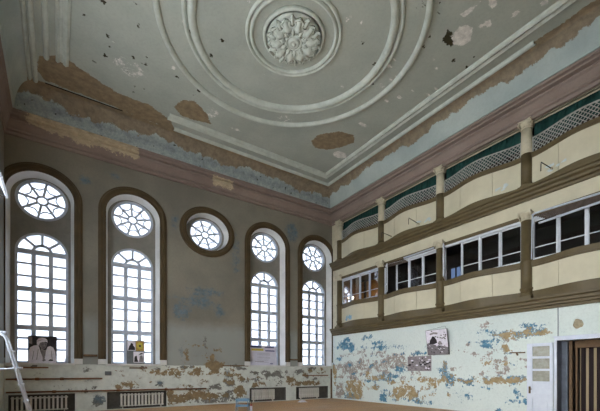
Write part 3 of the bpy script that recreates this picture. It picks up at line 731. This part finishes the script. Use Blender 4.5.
    s = gc.modifiers.new('thick', 'SOLIDIFY'); s.thickness = .006
    MB().box((-.06, a-mid, -.03), (-.03, b-mid, .0)).build('batten', M['cream_col'], gc)
    # window of the glazed gallery
    wn = sempty('window_%d' % (11+i), (12.68, mid, 5.0))
    lnw = b-a; f = MB(); hh = 1.42
    f.box((-.04, -lnw/2, 0), (.05, lnw/2, .06)).box((-.05, -lnw/2, hh-.08), (.05, lnw/2, hh)).box((-.04, -lnw/2, 0), (.05, -lnw/2+.05, hh)).box((-.04, lnw/2-.05, 0), (.05, lnw/2, hh))
    for k in (1, 3): f.box((-.035, -lnw/2+lnw*k/4-.014, .05), (.05, -lnw/2+lnw*k/4+.014, hh-.05))
    f.box((-.045, -.035, .05), (.05, .035, hh-.05))
    f.build('window_frame', M['white'] if i != 0 else M['winframe'], wn)
    for k in range(4):
        y0 = -lnw/2+lnw*k/4+.025; y1 = -lnw/2+lnw*(k+1)/4-.025; W = y1-y0
        s = MB()
        s.box((-.02, 0, .07), (.02, .03, hh-.1)).box((-.02, W-.03, .07), (.02, W, hh-.1)).box((-.02, 0, .07), (.02, W, .11)).box((-.02, 0, hh-.15), (.02, W, hh-.1)).box((-.018, 0, .43), (.018, W, .455))
        opened = (i == 2 and k == 3) or (i == 1 and k == 3)
        if opened: s.v = [(x, y-W, z) for x, y, z in s.v]
        ca = s.build('casement', M['white'] if i != 0 else M['winframe'], wn, (0, y1 if opened else y0, 0))
        if opened: ca.rotation_euler = (0, 0, -math.radians(62 if i == 2 else 40)); ca['label'] = 'casement swung open into the gallery'
        gg = MB(); gg.add([(0, .03, .1), (0, W-.03, .1), (0, W-.03, hh-.13), (0, .03, hh-.13)], [(0,1,2,3)])
        if opened: gg.v = [(x, y-W, z) for x, y, z in gg.v]
        gg.build('glass', M['darkglass'], ca)

# gallery behind the first bay: amber drapes and a lit wall lamp
for k, (x, y, wd, rz) in enumerate(((13.35, 15.5, .95, PI/2), (14.35, 15.5, .95, PI/2), (14.85, 14.5, 1.6, 0))):
    g = MB(); vs = []; n = 48
    for q in range(n+1):
        yy = -wd/2+wd*q/n; xx = .04*math.sin(2*PI*q/8)
        vs += [(xx*1.2, yy, 0), (xx, yy, 1.4), (xx*.5, yy, 2.95)]
    g.add(vs, [(q*3+j, q*3+j+1, (q+1)*3+j+1, (q+1)*3+j) for q in range(n) for j in range(2)], 0, True)
    d = g.build('drape', M['ochre'], None, (x, y, 3.73)); d.rotation_euler = (0, 0, rz); s = d.modifiers.new('thick', 'SOLIDIFY'); s.thickness = .01
    tag(d, ['amber drape behind the far gallery window, next to the lamp', 'amber drape in the far corner behind the far gallery window', 'wide amber drape on the rear wall behind the far gallery window'][k], 'drape', 'amber drapes in the far gallery bay')
lp = thing('wall_lamp', 'small lit lamp with three bulbs behind the far gallery window', 'lamp', (13.25, 14.8, 5.30))
MB().tube([(.0, 0, -1.575), (0, 0, .1)], .02, 8).lathe([(.16,-1.575),(.16,-1.55),(.03,-1.52)], 16).build('stand', M['steel'], lp)
for k in range(3):
    a = 2*PI*k/3+.4; p = (.16*math.cos(a), .16*math.sin(a), .16)
    br = MB().tube([(0, 0, .0), (p[0]*.6, p[1]*.6, -.04), (p[0], p[1], .05), (p[0], p[1], .12)], .012, 6).build('arm', M['steel'], lp)
    MB().lathe([(.0,.12),(.022,.13),(.032,.16),(.026,.19),(.0,.21)], 12, (p[0], p[1])).build('bulb', M['bulb'], br)
ld = bpy.data.lights.new('lamp_light', 'POINT'); ld.energy = 3; ld.color = (1, .72, .42); ld.shadow_soft_size = .1
lo = bpy.data.objects.new('lamp_light', ld); COL.objects.link(lo); lo.location = (13.6, 14.5, 5.9)
struct(MB().box((12.95, 11.93, 3.72), (15.1, 12.05, 6.86)).build('wall_gallery_lamp_stop', M['dark']))  # added wall, keeps the lamp's glow out of the next bay
# a daylit blue window in the outer wall of the gallery, seen through the open casement
wn = sempty('window_15', (15.09, 9.75, 5.0))
MB().box((-.03, -.26, 0), (-.01, .26, 1.2)).build('blind', M['bluewin'], wn)  # glowing panel put in for the daylight of this window
f = MB()
for y in (-.30, -.03, .25): f.box((-.08, y, -.05), (-.02, y+.05, 1.26))
for z in (-.05, .55, 1.2): f.box((-.08, -.30, z), (-.02, .30, z+.06))
f.build('window_frame', M['dark'], wn)

# fallen blind across the bay nearest the stage and a collapsed one in the second bay
bl = thing('roller_blind', 'collapsed brown roller blind with slipped pale bar, in the nearest gallery bay', 'roller blind', (12.52, 4.08, 6.42))
MB().tube([(.0, 1.36, -.02), (0, 1.40, .02), (0, 1.3, .06), (0, -1.3, .0)], .03, 10).build('top_tube', M['alu'], bl)
m = MB()
for k in range(6): m.bar((.02+.008*k, 1.30-.05*k, -.02-.032*k), (.02, -1.36, -.05-.03*k), .02, .026)
m.build('slats', M['slat'], bl)
MB().tube([(-.03, 1.18, -.30), (-.03, -1.35, -.20)], .036, 10).build('bottom_bar', M['alu'], bl)
MB().tube([(.02, 1.39, .0), (.03, 1.41, -.5), (.0, 1.40, -1.0), (.03, 1.42, -1.36)], .018, 8).build('cord', M['alu'], bl)
bl = thing('roller_blind', 'sagging brown roller blind, in the second gallery bay from the corner', 'roller blind', (12.52, 10.42, 6.42))
MB().tube([(.0, 1.36, -.02), (0, .2, -.05)], .022, 10).build('top_tube', M['slat'], bl)
m = MB()
for k in range(4): m.bar((.02, 1.34, -.06-.03*k), (.02, .12-.05*k, -.10-.035*k), .018, .026)
m.build('slats', M['slat'], bl)
MB().tube([(.0, .18, .0), (0, -1.34, .02)], .03, 10).build('bottom_bar', M['alu'], bl)

# bent rods standing out from the top parapets
for k, (rt, tip, lab) in enumerate((((12.36, 4.86, 7.60), (11.85, 4.93, 7.66), 'thin bent metal rod on the top parapet nearest the stage'),
                                   ((12.33, 9.68, 7.55), (11.85, 9.78, 7.72), 'thin bent metal rod on the third top parapet from the corner'),
                                   ((12.42, 11.25, 7.55), (11.95, 11.35, 7.66), 'thin bent metal rod on the top parapet beside the second column'))):
    rt, tip = Vector(rt), Vector(tip); r = thing('wall_rod', lab, 'rod', rt, 0, 'bent rods on the top parapets')
    d = tip-rt
    MB().tube([(.06,0,0), d*.5, d, d+Vector((0,.005,-.04)), d+Vector((0,.01,-.26))], .013, 7).build('rod', M['steel'], r)
    MB().lathe([(.035,-.0),(.035,.03),(.0,.03)], 12).build('mount', M['plaster'], r).rotation_euler = (0, -PI/2, 0)

# ------------------------------------------------------------------ doorway
fr = struct(MB().box((XR-.05, DY0-.10, DZ), (XR+.02, DY1+.06, DZ+.10)).box((XR-.065, DY0-.12, DZ+.10), (XR+.02, DY1+.10, DZ+.13)).box((XR-.03, DY1, 0), (XR+.02, DY1+.08, DZ)).box((XR-.03, DY0-.08, 0), (XR+.02, DY0, DZ)).build('trim_17', M['doorwhite'], bevel=.006))
struct(MB().box((XR, DY1, 0), (XR+.55, DY1+.02, DZ)).box((XR+.30, DY1-.16, 0), (XR+.36, DY1, DZ)).box((XR, DY0-.02, 0), (XR+.55, DY0, DZ)).box((XR, DY0, DZ), (XR+.55, DY1, DZ+.02)).build('trim_18', M['jamb']))
struct(MB().box((XR+.36, DY1-.26, 0), (XR+.42, DY1-.18, DZ)).box((XR+.46, DY1-.36, 0), (XR+.52, DY1-.31, DZ)).box((XR+.44, DY0, DZ-.22), (XR+.54, DY1-.3, DZ)).build('trim_19', M['wood']))
dr = sempty('door_1', (XR-.045, DY1+.09, .01), math.radians(3.0), 'white door leaf with three small panes folded back on the mint wall')
W, Hd, T = .72, 2.36, .045
m = MB()
m.box((-T/2, 0, 0), (T/2, .09, Hd)).box((-T/2, W-.16, 0), (T/2, W, Hd))
for a, b in ((.0, .10), (.62, .75), (1.08, 1.17), (1.49, 1.56), (1.875, 1.95), (2.26, Hd)): m.box((-T/2, .09, a), (T/2, W-.16, b))
m.build('stiles', M['doorwhite'], dr, bevel=.006)
MB().box((-.006, .08, .09), (.006, W-.15, .63)).box((-.017, .15, .17), (.017, W-.22, .55)).box((-.010, .08, .74), (.010, W-.15, 1.09)).build('panels', M['doorwhite'], dr)
m = MB()
for a, b in ((1.17, 1.49), (1.56, 1.875), (1.95, 2.26)): m.box((-.005, .085, a-.005), (.005, W-.155, b+.005))
m.build('panes', M['frost'], dr)
hd = MB().box((-.05, W-.11, .78), (-T/2, W-.06, 1.0), 0).tube([(-.03, W-.085, .92), (-.08, W-.085, .92), (-.085, W-.16, .92)], .011, 8).build('handle', M['wood'], dr)
for k, (y0, y1) in enumerate(((DY0+.02, DY0+.58), (DY0+.60, DY0+1.40))):
    n = 36; g = MB(); vs = []
    for q in range(n+1):
        yy = y0+(y1-y0)*q/n; x = .05*(abs((q/4) % 2-1)-.5)
        vs += [(x, yy, 0), (x, yy, DZ-.23)]
    g.add(vs, [(q*2, q*2+1, q*2+3, q*2+2) for q in range(n)])
    d = g.build('folding_partition', M['door_dark'], None, (XR+.70, 0, .005)); s = d.modifiers.new('thick', 'SOLIDIFY'); s.thickness = .012
    tag(d, ['dark banded folding partition in the doorway, at the picture edge', 'dark banded folding partition in the doorway, next to the grey jamb'][k], 'folding partition', 'folding partitions in the doorway')
struct(MB().box((XR+.9, DY0-.3, 0), (XR+.95, DY1+.3, 2.7)).box((XR+.02, DY0-.3, 2.6), (XR+.95, DY1+.3, 2.7)).build('wall_lobby', M['dark']))

# ------------------------------------------------------------------ things on the gallery wall
pc = thing('hanging_picture', 'black and white landscape print on a board hung tilted on the mint wall', 'picture', (XR-.02, 8.9, 2.14))
b = MB(); tl = .16
q = [(-.05-0, -.50, 0), (-.05, .47, 0), (-.05-tl, .47, .99), (-.05-tl, -.50, .99)]
b.add(q+[(x+.035, y, z) for x, y, z in q], [(0,1,2,3),(7,6,5,4),(0,4,5,1),(1,5,6,2),(2,6,7,3),(3,7,4,0)]); b.build('board', M['black'], pc)
def onb(y, z, o): return (-.05-tl*z/.99-o, y, z)
pr = MB()
def blob(poly, mi, o): pr.add([onb(y, z, o) for y, z in poly], [tuple(range(len(poly)))], mi)
blob([(-.49,.01),(.46,.01),(.46,.98),(-.49,.98)], 0, .002)
blob([(.46,.01),(-.49,.01),(-.49,.28),(-.2,.36),(.1,.40),(.3,.50),(.46,.46)], 1, .004)
blob([(.32,.44),(.30,.58),(.22,.66),(.17,.74),(.08,.72),(.0,.60),(-.03,.48),(.1,.43)], 2, .006)
blob([(-.05,.44),(-.12,.54),(-.2,.52),(-.26,.40),(-.1,.38)], 3, .006)
blob([(.30,.84),(.1,.9),(-.1,.86),(-.06,.8),(.1,.82),(.24,.79)], 3, .005)
for k in range(26):
    y = random.uniform(-.46, .43); z = random.uniform(.04, .36); w_ = random.uniform(.03, .12)
    blob([(y, z), (y+w_*.7, z+.01), (y+w_, z+.04), (y+w_*.3, z+.045)], random.choice((0, 2, 3)), .005)
for k in range(14):
    y = random.uniform(-.46, .4); z = random.uniform(.5, .92); w_ = random.uniform(.03, .09)
    blob([(y, z), (y+w_, z+.02), (y+w_*.6, z+.06), (y-.01, z+.04)], 1, .0045)
pr.build('print', [M['print_white'], M['print_grey'], M['black'], M['print_skin']], pc)
MB().tube([(-.01, -.3, 1.12), (-.04-tl, -.45, .99)], .004, 5).tube([(-.01, -.3, 1.12), (-.04-tl, .42, .99)], .004, 5).build('cord', M['steel'], pc)
ps = MB(); ps.box((-.004, -.62, 0), (0, .58, .62), 0)
for k in range(60):
    y = random.uniform(-.6, .5); z = random.uniform(.02, .56); w_ = random.uniform(.04, .16)
    ps.add([(-.005-.00005*k, y, z), (-.005-.00005*k, y+w_*.7, z-.008), (-.005-.00005*k, min(.58, y+w_), z+.03), (-.005-.00005*k, y+w_*.4, z+.06), (-.005-.00005*k, y-.02, z+.03)], [(0,1,2,3,4)], random.choice((1, 2, 1, 3)))
o = ps.build('pasted_print', [M['print_skin'], M['print_grey'], M['print_white'], M['black']], None, (XR-.0005, 9.87, 1.5))
tag(o, 'weathered grey paper print pasted on the mint wall, low beside the hanging picture', 'pasted print')
br = MB().bar((0, -.22, .0), (0, .22, .01), .09, .035).bar((-.02, -.02, -.09), (-.02, .02, -.01), .03, .05).build('wall_bracket', M['wood'], None, (XR-.05, 5.92, 2.10), bevel=.004)
tag(br, 'short brown wooden shelf stub on the mint wall beside the white door leaf', 'bracket')
rs = MB(); rs.lathe([(.0,.10),(.05,.09),(.09,.06),(.13,.03),(.15,0)], 14, sx=1.0, sy=.9); rs.v = [(x*(1+.15*math.sin(5*math.atan2(y, x))), y*(1+.12*math.sin(3*math.atan2(y, x)+1)), z) for x, y, z in rs.v]
o = rs.build('plaster_lump', M['plaster'], None, (XR+.012, 4.27, 2.88)); o.rotation_euler = (0, -PI/2, 0); tag(o, 'broken beige plaster lump left on the wall above the doorway', 'plaster lump')
struct(MB().box((XR-.012, 4.765, DZ+.13), (XR-.001, 4.785, 3.42)).build('trim_20', M['jamb']))
struct(MB().box((XR-.10, YB-.03, 0), (XR-.01, YB+.005, 1.62)).build('trim_21', M['wood']))

# ------------------------------------------------------------------ window wall: radiators, pipes, ledge, boxes
def radiator_section(x, name, parent):
    m = MB(); pts = []
    for s in (-1, 1):
        m.tube([(x, s*.045, .10), (x, s*.045, .50)], .020, 8)
    m.tube([(x, -.05, .085), (x, .05, .085)], .030, 8).tube([(x, -.05, .515), (x, .05, .515)], .030, 8)
    m.box((x-.030, -.075, .07), (x+.030, .06, .57))
    return m
rl = ['long cast iron radiator in the recess under the window with the portrait', 'cast iron radiator in the recess under the window with the flower collage',
      'cast iron radiator in the recess under the window with the lilac notice', 'cast iron radiator in the recess under the last window by the corner']
proto = {}
for i, (xa, xb) in enumerate(((-1.34, .40), (2.02, 3.70), (7.72, 9.02), (10.46, 11.80))):
    n = int((xb-xa)/.128); r = thing('radiator', rl[i], 'radiator', (xa+.05, YB+.07, .04), 0, 'cast iron radiators under the windows')
    for k in range(n):
        if not proto: o = radiator_section(0, 'section', r).build('section', M['iron'], r); proto['s'] = o
        else: o = proto['s'].copy(); COL.objects.link(o); o.parent = r
        o.location = (k*.128, 0, 0)
    L = (n-1)*.128
    MB().tube([(-.05, 0, .515), (L+.06, 0, .515)], .022, 8).tube([(-.05, 0, .085), (L+.06, 0, .085)], .022, 8).build('header_pipes', M['iron'], r)
    for x in (.05, L-.05): MB().box((x-.015, -.04, -.01), (x+.015, .04, .09)).build('foot', M['iron'], r)
hp = thing('heating_pipe', 'rusty brown heating pipe with couplings along the wall under the portrait window', 'pipe', (XL+.05, YB-.07, 1.22))
MB().tube([(0, 0, 0), (2.72, 0, 0), (2.86, 0, -.005)], .030, 10).build('tube', M['pipe'], hp)
for x in (.32, .86, 1.58): MB().tube([(x-.06, 0, 0), (x+.06, 0, 0)], .05, 10).box((x-.015, .0, -.05), (x+.015, .075, .05)).build('coupling', M['pipe'], hp)
hp = thing('heating_pipe', 'brown heating pipe running low along the wall just above the left radiators', 'pipe', (XL+.05, YB-.06, .76))
MB().tube([(0, 0, .015), (6.9, 0, -.03)], .030, 10).build('tube', M['pipe'], hp)
for x in (.5, 1.35, 3.4, 5.2): MB().tube([(x-.06, 0, .012-.0065*x), (x+.06, 0, .012-.0065*x)], .048, 10).box((x-.015, .0, -.05), (x+.015, .0598, .05)).build('coupling', M['pipe'], hp)
lb = ['wooden batten on the wall right under the portrait sill', 'wooden batten on the wall under the flower collage', 'wooden batten along the wall left of the lilac notice', 'wooden batten on the peeling wall under the last window']
for k, (x0, x1, z, d) in enumerate(((-1.46, -.28, 1.62, .05), (2.35, 3.0, 1.62, .05), (6.2, 7.5, 1.74, .03), (10.62, 12.3, 1.26, .04))):
    o = MB().box((x0, -d, -.025), (x1, .0, .025)).build('wall_batten', M['pipe'] if k in (0, 3) else M['wood'], None, (0, YB-.003, z), bevel=.004)
    tag(o, lb[k], 'batten', 'battens on the window wall')
gb = thing('junction_box', 'small grey junction box on the wall left of the flower collage window', 'junction box', (1.60, YB+.004, 1.34))
MB().box((-.11, -.07, 0), (.11, 0, .15)).build('body', M['greypanel'], gb, bevel=.01)
MB().box((-.10, -.08, .01), (.10, -.07, .14)).build('lid', M['greypanel'], gb)

# ------------------------------------------------------------------ prints leaning in the windows
def board(name, lab, cat, x, w, h, lean=.12):
    t = thing(name, lab, cat, (x, YB+.13, NZ0+.001)); t.rotation_euler = (math.radians(-5), 0, 0)
    return t
def flat(mb, poly, o, mi): mb.add([(x, -o, z) for x, z in poly], [tuple(range(len(poly)))], mi)
def R4(a, b, c, d): return [(a, c), (b, c), (b, d), (a, d)]
t = board('portrait_print', 'black and white print of a person in white headscarf, leaning in the leftmost window', 'print', -.455, .84, 1.0)
MB().box((-.42, -.012, 0), (.42, .012, .97)).build('board', M['black'], t)
p = MB(); F = lambda poly, o, mi: flat(p, poly, .013+o, mi)
F(R4(-.42, .42, 0, .97), .0005, 0)
F([(-.05,.54),(-.06,.10),(.16,.10),(.16,.52),(.06,.46)], .001, 2)                                              # blouse seen between the shawl ends
for k in range(5): F([(-.02+.03*k,.16),(-.04+.035*k,.44),(-.032+.035*k,.44),(-.012+.03*k,.16)], .0013, 0)
F([(-.41,.05),(-.41,.40),(-.36,.55),(-.25,.62),(-.13,.64),(-.09,.54),(-.06,.40),(.0,.22),(.0,.06)], .0015, 1)   # shawl, left
F([(.05,.06),(.07,.24),(.10,.44),(.14,.58),(.22,.62),(.31,.57),(.37,.42),(.41,.06)], .0015, 1)                   # shawl, right
F([(-.11,.70),(-.09,.60),(-.04,.53),(.03,.50),(.09,.54),(.12,.62),(.13,.72),(.0,.78)], .0025, 3)                 # face, bowed and turned
F([(-.11,.70),(-.09,.60),(-.04,.53),(-.02,.56),(-.06,.66),(-.06,.73)], .0028, 2)
F([(-.17,.66),(-.17,.80),(-.12,.88),(-.02,.91),(.07,.90),(.13,.84),(.15,.74),(.09,.77),(.0,.76),(-.08,.72),(-.11,.62)], .0035, 1)   # headscarf
F([(-.16,.78),(-.02,.84),(.12,.82),(.12,.81),(-.02,.825),(-.16,.765)], .0038, 3)
F([(-.02,.69),(.03,.695),(.03,.675),(-.02,.668)], .004, 0); F([(.065,.69),(.11,.69),(.11,.67),(.065,.675)], .004, 0); F([(.01,.575),(.075,.575),(.07,.56),(.015,.558)], .004, 0)
F([(.04,.67),(.06,.67),(.065,.61),(.035,.61)], .0038, 2)
F([(-.41,.0),(.41,.0),(.41,.06),(-.41,.07)], .003, 1)
F([(-.02,.09),(.06,.14),(.10,.10),(.04,.07)], .004, 3); F([(.16,.08),(.22,.14),(.30,.13),(.31,.08)], .004, 0)   # hands on the table edge
F([(-.30,.12),(-.26,.42),(-.245,.42),(-.285,.12)], .0025, 3); F([(.27,.15),(.25,.45),(.262,.45),(.29,.15)], .0025, 3); F([(-.18,.12),(-.13,.5),(-.118,.5),(-.16,.12)], .0025, 3)
F([(-.40,.70),(-.40,.93),(-.30,.93),(-.30,.66)], .001, 2)
p.build('print', [M['black'], M['print_white'], M['print_skin'], M['print_grey'], M['print_grey']], t)
t = board('collage_print', 'grey collage print with a yellow flower square, leaning in the second window', 'print', 2.60, .66, .95)
MB().box((-.33, -.012, 0), (.33, .012, .95)).build('board', M['greypanel'], t)
p = MB()
F(R4(-.33, .33, 0, .95), .0005, 3)
F(R4(-.30, .0, .54, .93), .001, 1); F([(-.28,.56),(-.22,.74),(-.12,.80),(-.02,.66),(-.02,.56)], .002, 0); F([(-.2,.76),(-.15,.86),(-.08,.8),(-.12,.74)], .002, 0)
F(R4(.02, .31, .54, .93), .001, 4)
for k in range(7):
    a = 2*PI*k/7; cx, cz = .165+.08*math.cos(a), .735+.1*math.sin(a)
    F([(cx+.05*math.cos(b), cz+.055*math.sin(b)) for b in [2*PI*q/8 for q in range(8)]], .002+.0002*k, 5)
F([(.165+.04*math.cos(b), .735+.045*math.sin(b)) for b in [2*PI*q/10 for q in range(10)]], .004, 0)
F(R4(-.08, .31, .06, .50), .001, 1); F([(-.06,.08),(-.04,.3),(.04,.34),(.06,.2),(.10,.08)], .002, 0); F([(.12,.08),(.16,.34),(.24,.36),(.28,.22),(.29,.08)], .002, 2); F([(.1,.36),(.2,.46),(.28,.44),(.26,.4)], .002, 0); F(R4(-.28, -.12, .06, .48), .001, 3)
p.build('print', [M['black'], M['print_white'], M['print_grey'], M['greypanel'], M['ochreprint'], M['yellow']], t)
t = board('notice_board', 'lilac notice with navy and yellow headings leaning in the third tall window', 'notice', 8.42, 1.44, .97)
MB().box((-.72, -.012, 0), (.72, .012, .97)).build('board', M['lilac'], t)
p = MB()
F(R4(-.72, .72, 0, .97), .0005, 0)
F(R4(-.70, -.10, .86, .95), .001, 1); F(R4(.08, .60, .86, .93), .001, 1); F(R4(-.66, .0, .71, .82), .001, 2); F(R4(.10, .62, .69, .75), .001, 1)
for z in (.60, .55, .50, .40, .35, .25, .15): F(R4(-.36, .36-.1*(z < .3), z, z+.012), .001, 3)
F(R4(-.5, .0, .18, .20), .001, 3); F(R4(.35, .5, .06, .10), .001, 1)
p.build('print', [M['lilac'], M['navy'], M['yellow'], M['print_grey']], t)
o = MB().bar((0, 0, 0), (.08, .06, .36), .025, .015).build('wood_stick', M['print_white'], None, (.20, YB+.2, NZ0)); tag(o, 'thin pale stick propped on the sill right of the portrait', 'stick')

# ------------------------------------------------------------------ on the floor
st = thing('metal_stool', 'light blue metal stool standing on the floor before the window wall', 'stool', (5.77, 12.50, 0), math.radians(-33.75))
for sx in (-1, 1):
    for sy in (-1, 1): MB().tube([(sx*.225, sy*.2, 0), (sx*.21, sy*.185, .43)], .016, 8).build('leg', M['blue'], st)
m = MB()
for s in (-1, 1): m.box((-.245, s*.2-.015, .42), (.245, s*.2+.015, .46)).box((s*.23-.015, -.2, .42), (s*.23+.015, .2, .46))
for x in (-.13, 0, .13): m.box((x-.03, -.2, .435), (x+.03, .2, .45))
m.build('seat', M['blue'], st)
m = MB()
for s in (-1, 1): m.bar((-.22, s*.19, .2), (.22, s*.19, .2), .025, .05).bar((s*.22, -.19, .2), (s*.22, .19, .2), .025, .05).bar((-.21, s*.185, .40), (.21, s*.185, .40), .02, .06)
m.build('stretcher', M['blue'], st)
bt = thing('bottle', 'dark bottle with a red collar and pale label standing by the blue stool', 'bottle', (6.05, 12.36, 0))
MB().lathe([(.0,0),(.042,0),(.044,.02),(.044,.19),(.035,.22),(.016,.26),(.015,.31),(.0,.31)], 18).build('body', M['lilac'], bt)
MB().lathe([(.045,.19),(.045,.20),(.037,.225),(.018,.262),(.0,.262)], 18).build('collar', M['red'], bt)
MB().lathe([(.018,.26),(.019,.335),(.0,.335)], 14).build('cap', M['black'], bt)
rg = MB(); n = 12; vs = []
for i in range(n):
    for j in range(n):
        x = -.22+.44*i/(n-1); y = -.16+.32*j/(n-1); e = max(0, 1-((x/.22)**2+(y/.16)**2))
        vs.append((x*(1+.1*math.sin(j*2)), y*(1+.12*math.sin(i*1.7)), .004+.10*e**.5*(.6+.4*math.sin(i*1.9+j*1.3))))
rg.add(vs, [(i*n+j, i*n+j+1, (i+1)*n+j+1, (i+1)*n+j) for i in range(n-1) for j in range(n-1)], 0, True)
o = rg.build('crumpled_rag', M['print_white'], None, (9.82, 14.5, 0)); s = o.modifiers.new('thick', 'SOLIDIFY'); s.thickness = .004
tag(o, 'pale crumpled rag on the floor in front of the last radiators', 'rag')
# folding stepladder at the left edge
la = thing('stepladder', 'white tubular stepladder at the left edge of the picture, before the portrait window', 'stepladder', (-.9, 8.0, 0))
top = Vector((.10, 0, 2.16)); foot = Vector((.66, 0, .0))
for y in (0, .42):
    MB().tube([(top.x-.07, y, top.z), (top.x+.02, y, top.z-.03), top+Vector((.06, y, -.12)), foot+Vector((0, y*1.1-.02, 0))], .021, 10).build('front_rail', M['alu'], la)
    MB().tube([(top.x-.09, y, top.z-.01), (top.x-.16, y, top.z-.12), (-.44, y*1.1-.02, 0)], .019, 10).build('rear_rail', M['alu'], la)
for k in range(1, 7):
    p = top.lerp(foot, k/7.2)+Vector((.045*(1-k/7.2), 0, 0)); MB().box((p.x-.05, .0, p.z-.012), (p.x+.03, .42, p.z+.012)).build('step', M['alu'], la)
MB().box((top.x-.14, -.01, top.z), (top.x+.05, .43, top.z+.03)).build('top_plate', M['alu'], la)
for y in (0, .42): MB().tube([(-.12, y, 1.52), (top.x+.20, y, 1.545), (top.x+.26, y, 1.55)], .016, 8, rs=[.016, .016, .026]).build('spreader', M['alu'], la)

for o in bpy.data.objects:                      # sound paint where no loss is recorded
    if o.type == 'MESH' and 'pa' not in o.data.attributes and any(m in (M['wall'], M['mint'], M['ceil'], M['cove'], M['pink']) for m in o.data.materials):
        n = len(o.data.vertices); zz = coords(o)[:, 2]+o.location.z; setattrs(o, pa=[-.5]*n, pb=[-.5]*n, pc=[-.5]*n, pd=np.clip((3.55-zz)*.5, -.5, .5), pe=1.745-zz)
# ------------------------------------------------------------------ camera, daylight
cd = bpy.data.cameras.new('camera'); cam = bpy.data.objects.new('camera', cd); COL.objects.link(cam)
cam.location = (0, 0, 1.5); cam.rotation_euler = (PI/2, 0, -math.radians(33.751))
cd.sensor_width = 36; cd.lens = 36*362.17/600; cd.shift_y = (371-205.5)/600; cd.clip_start = .05; cd.clip_end = 200
SC.camera = cam
wd = bpy.data.worlds.new('overcast_sky'); SC.world = wd; wd.use_nodes = True
bg = wd.node_tree.nodes['Background']; bg.inputs[0].default_value = (.90, .95, 1.0, 1); bg.inputs[1].default_value = 1.0
SC.view_settings.view_transform = 'Standard'; SC.view_settings.look = 'None'; SC.view_settings.gamma = 1
SC.view_settings.exposure = 3.5; SC.view_settings.use_curve_mapping = False
SC.cycles.use_denoising = True; SC.cycles.max_bounces = 10; SC.cycles.diffuse_bounces = 6; SC.cycles.transparent_max_bounces = 12
SC.cycles.sample_clamp_indirect = 6
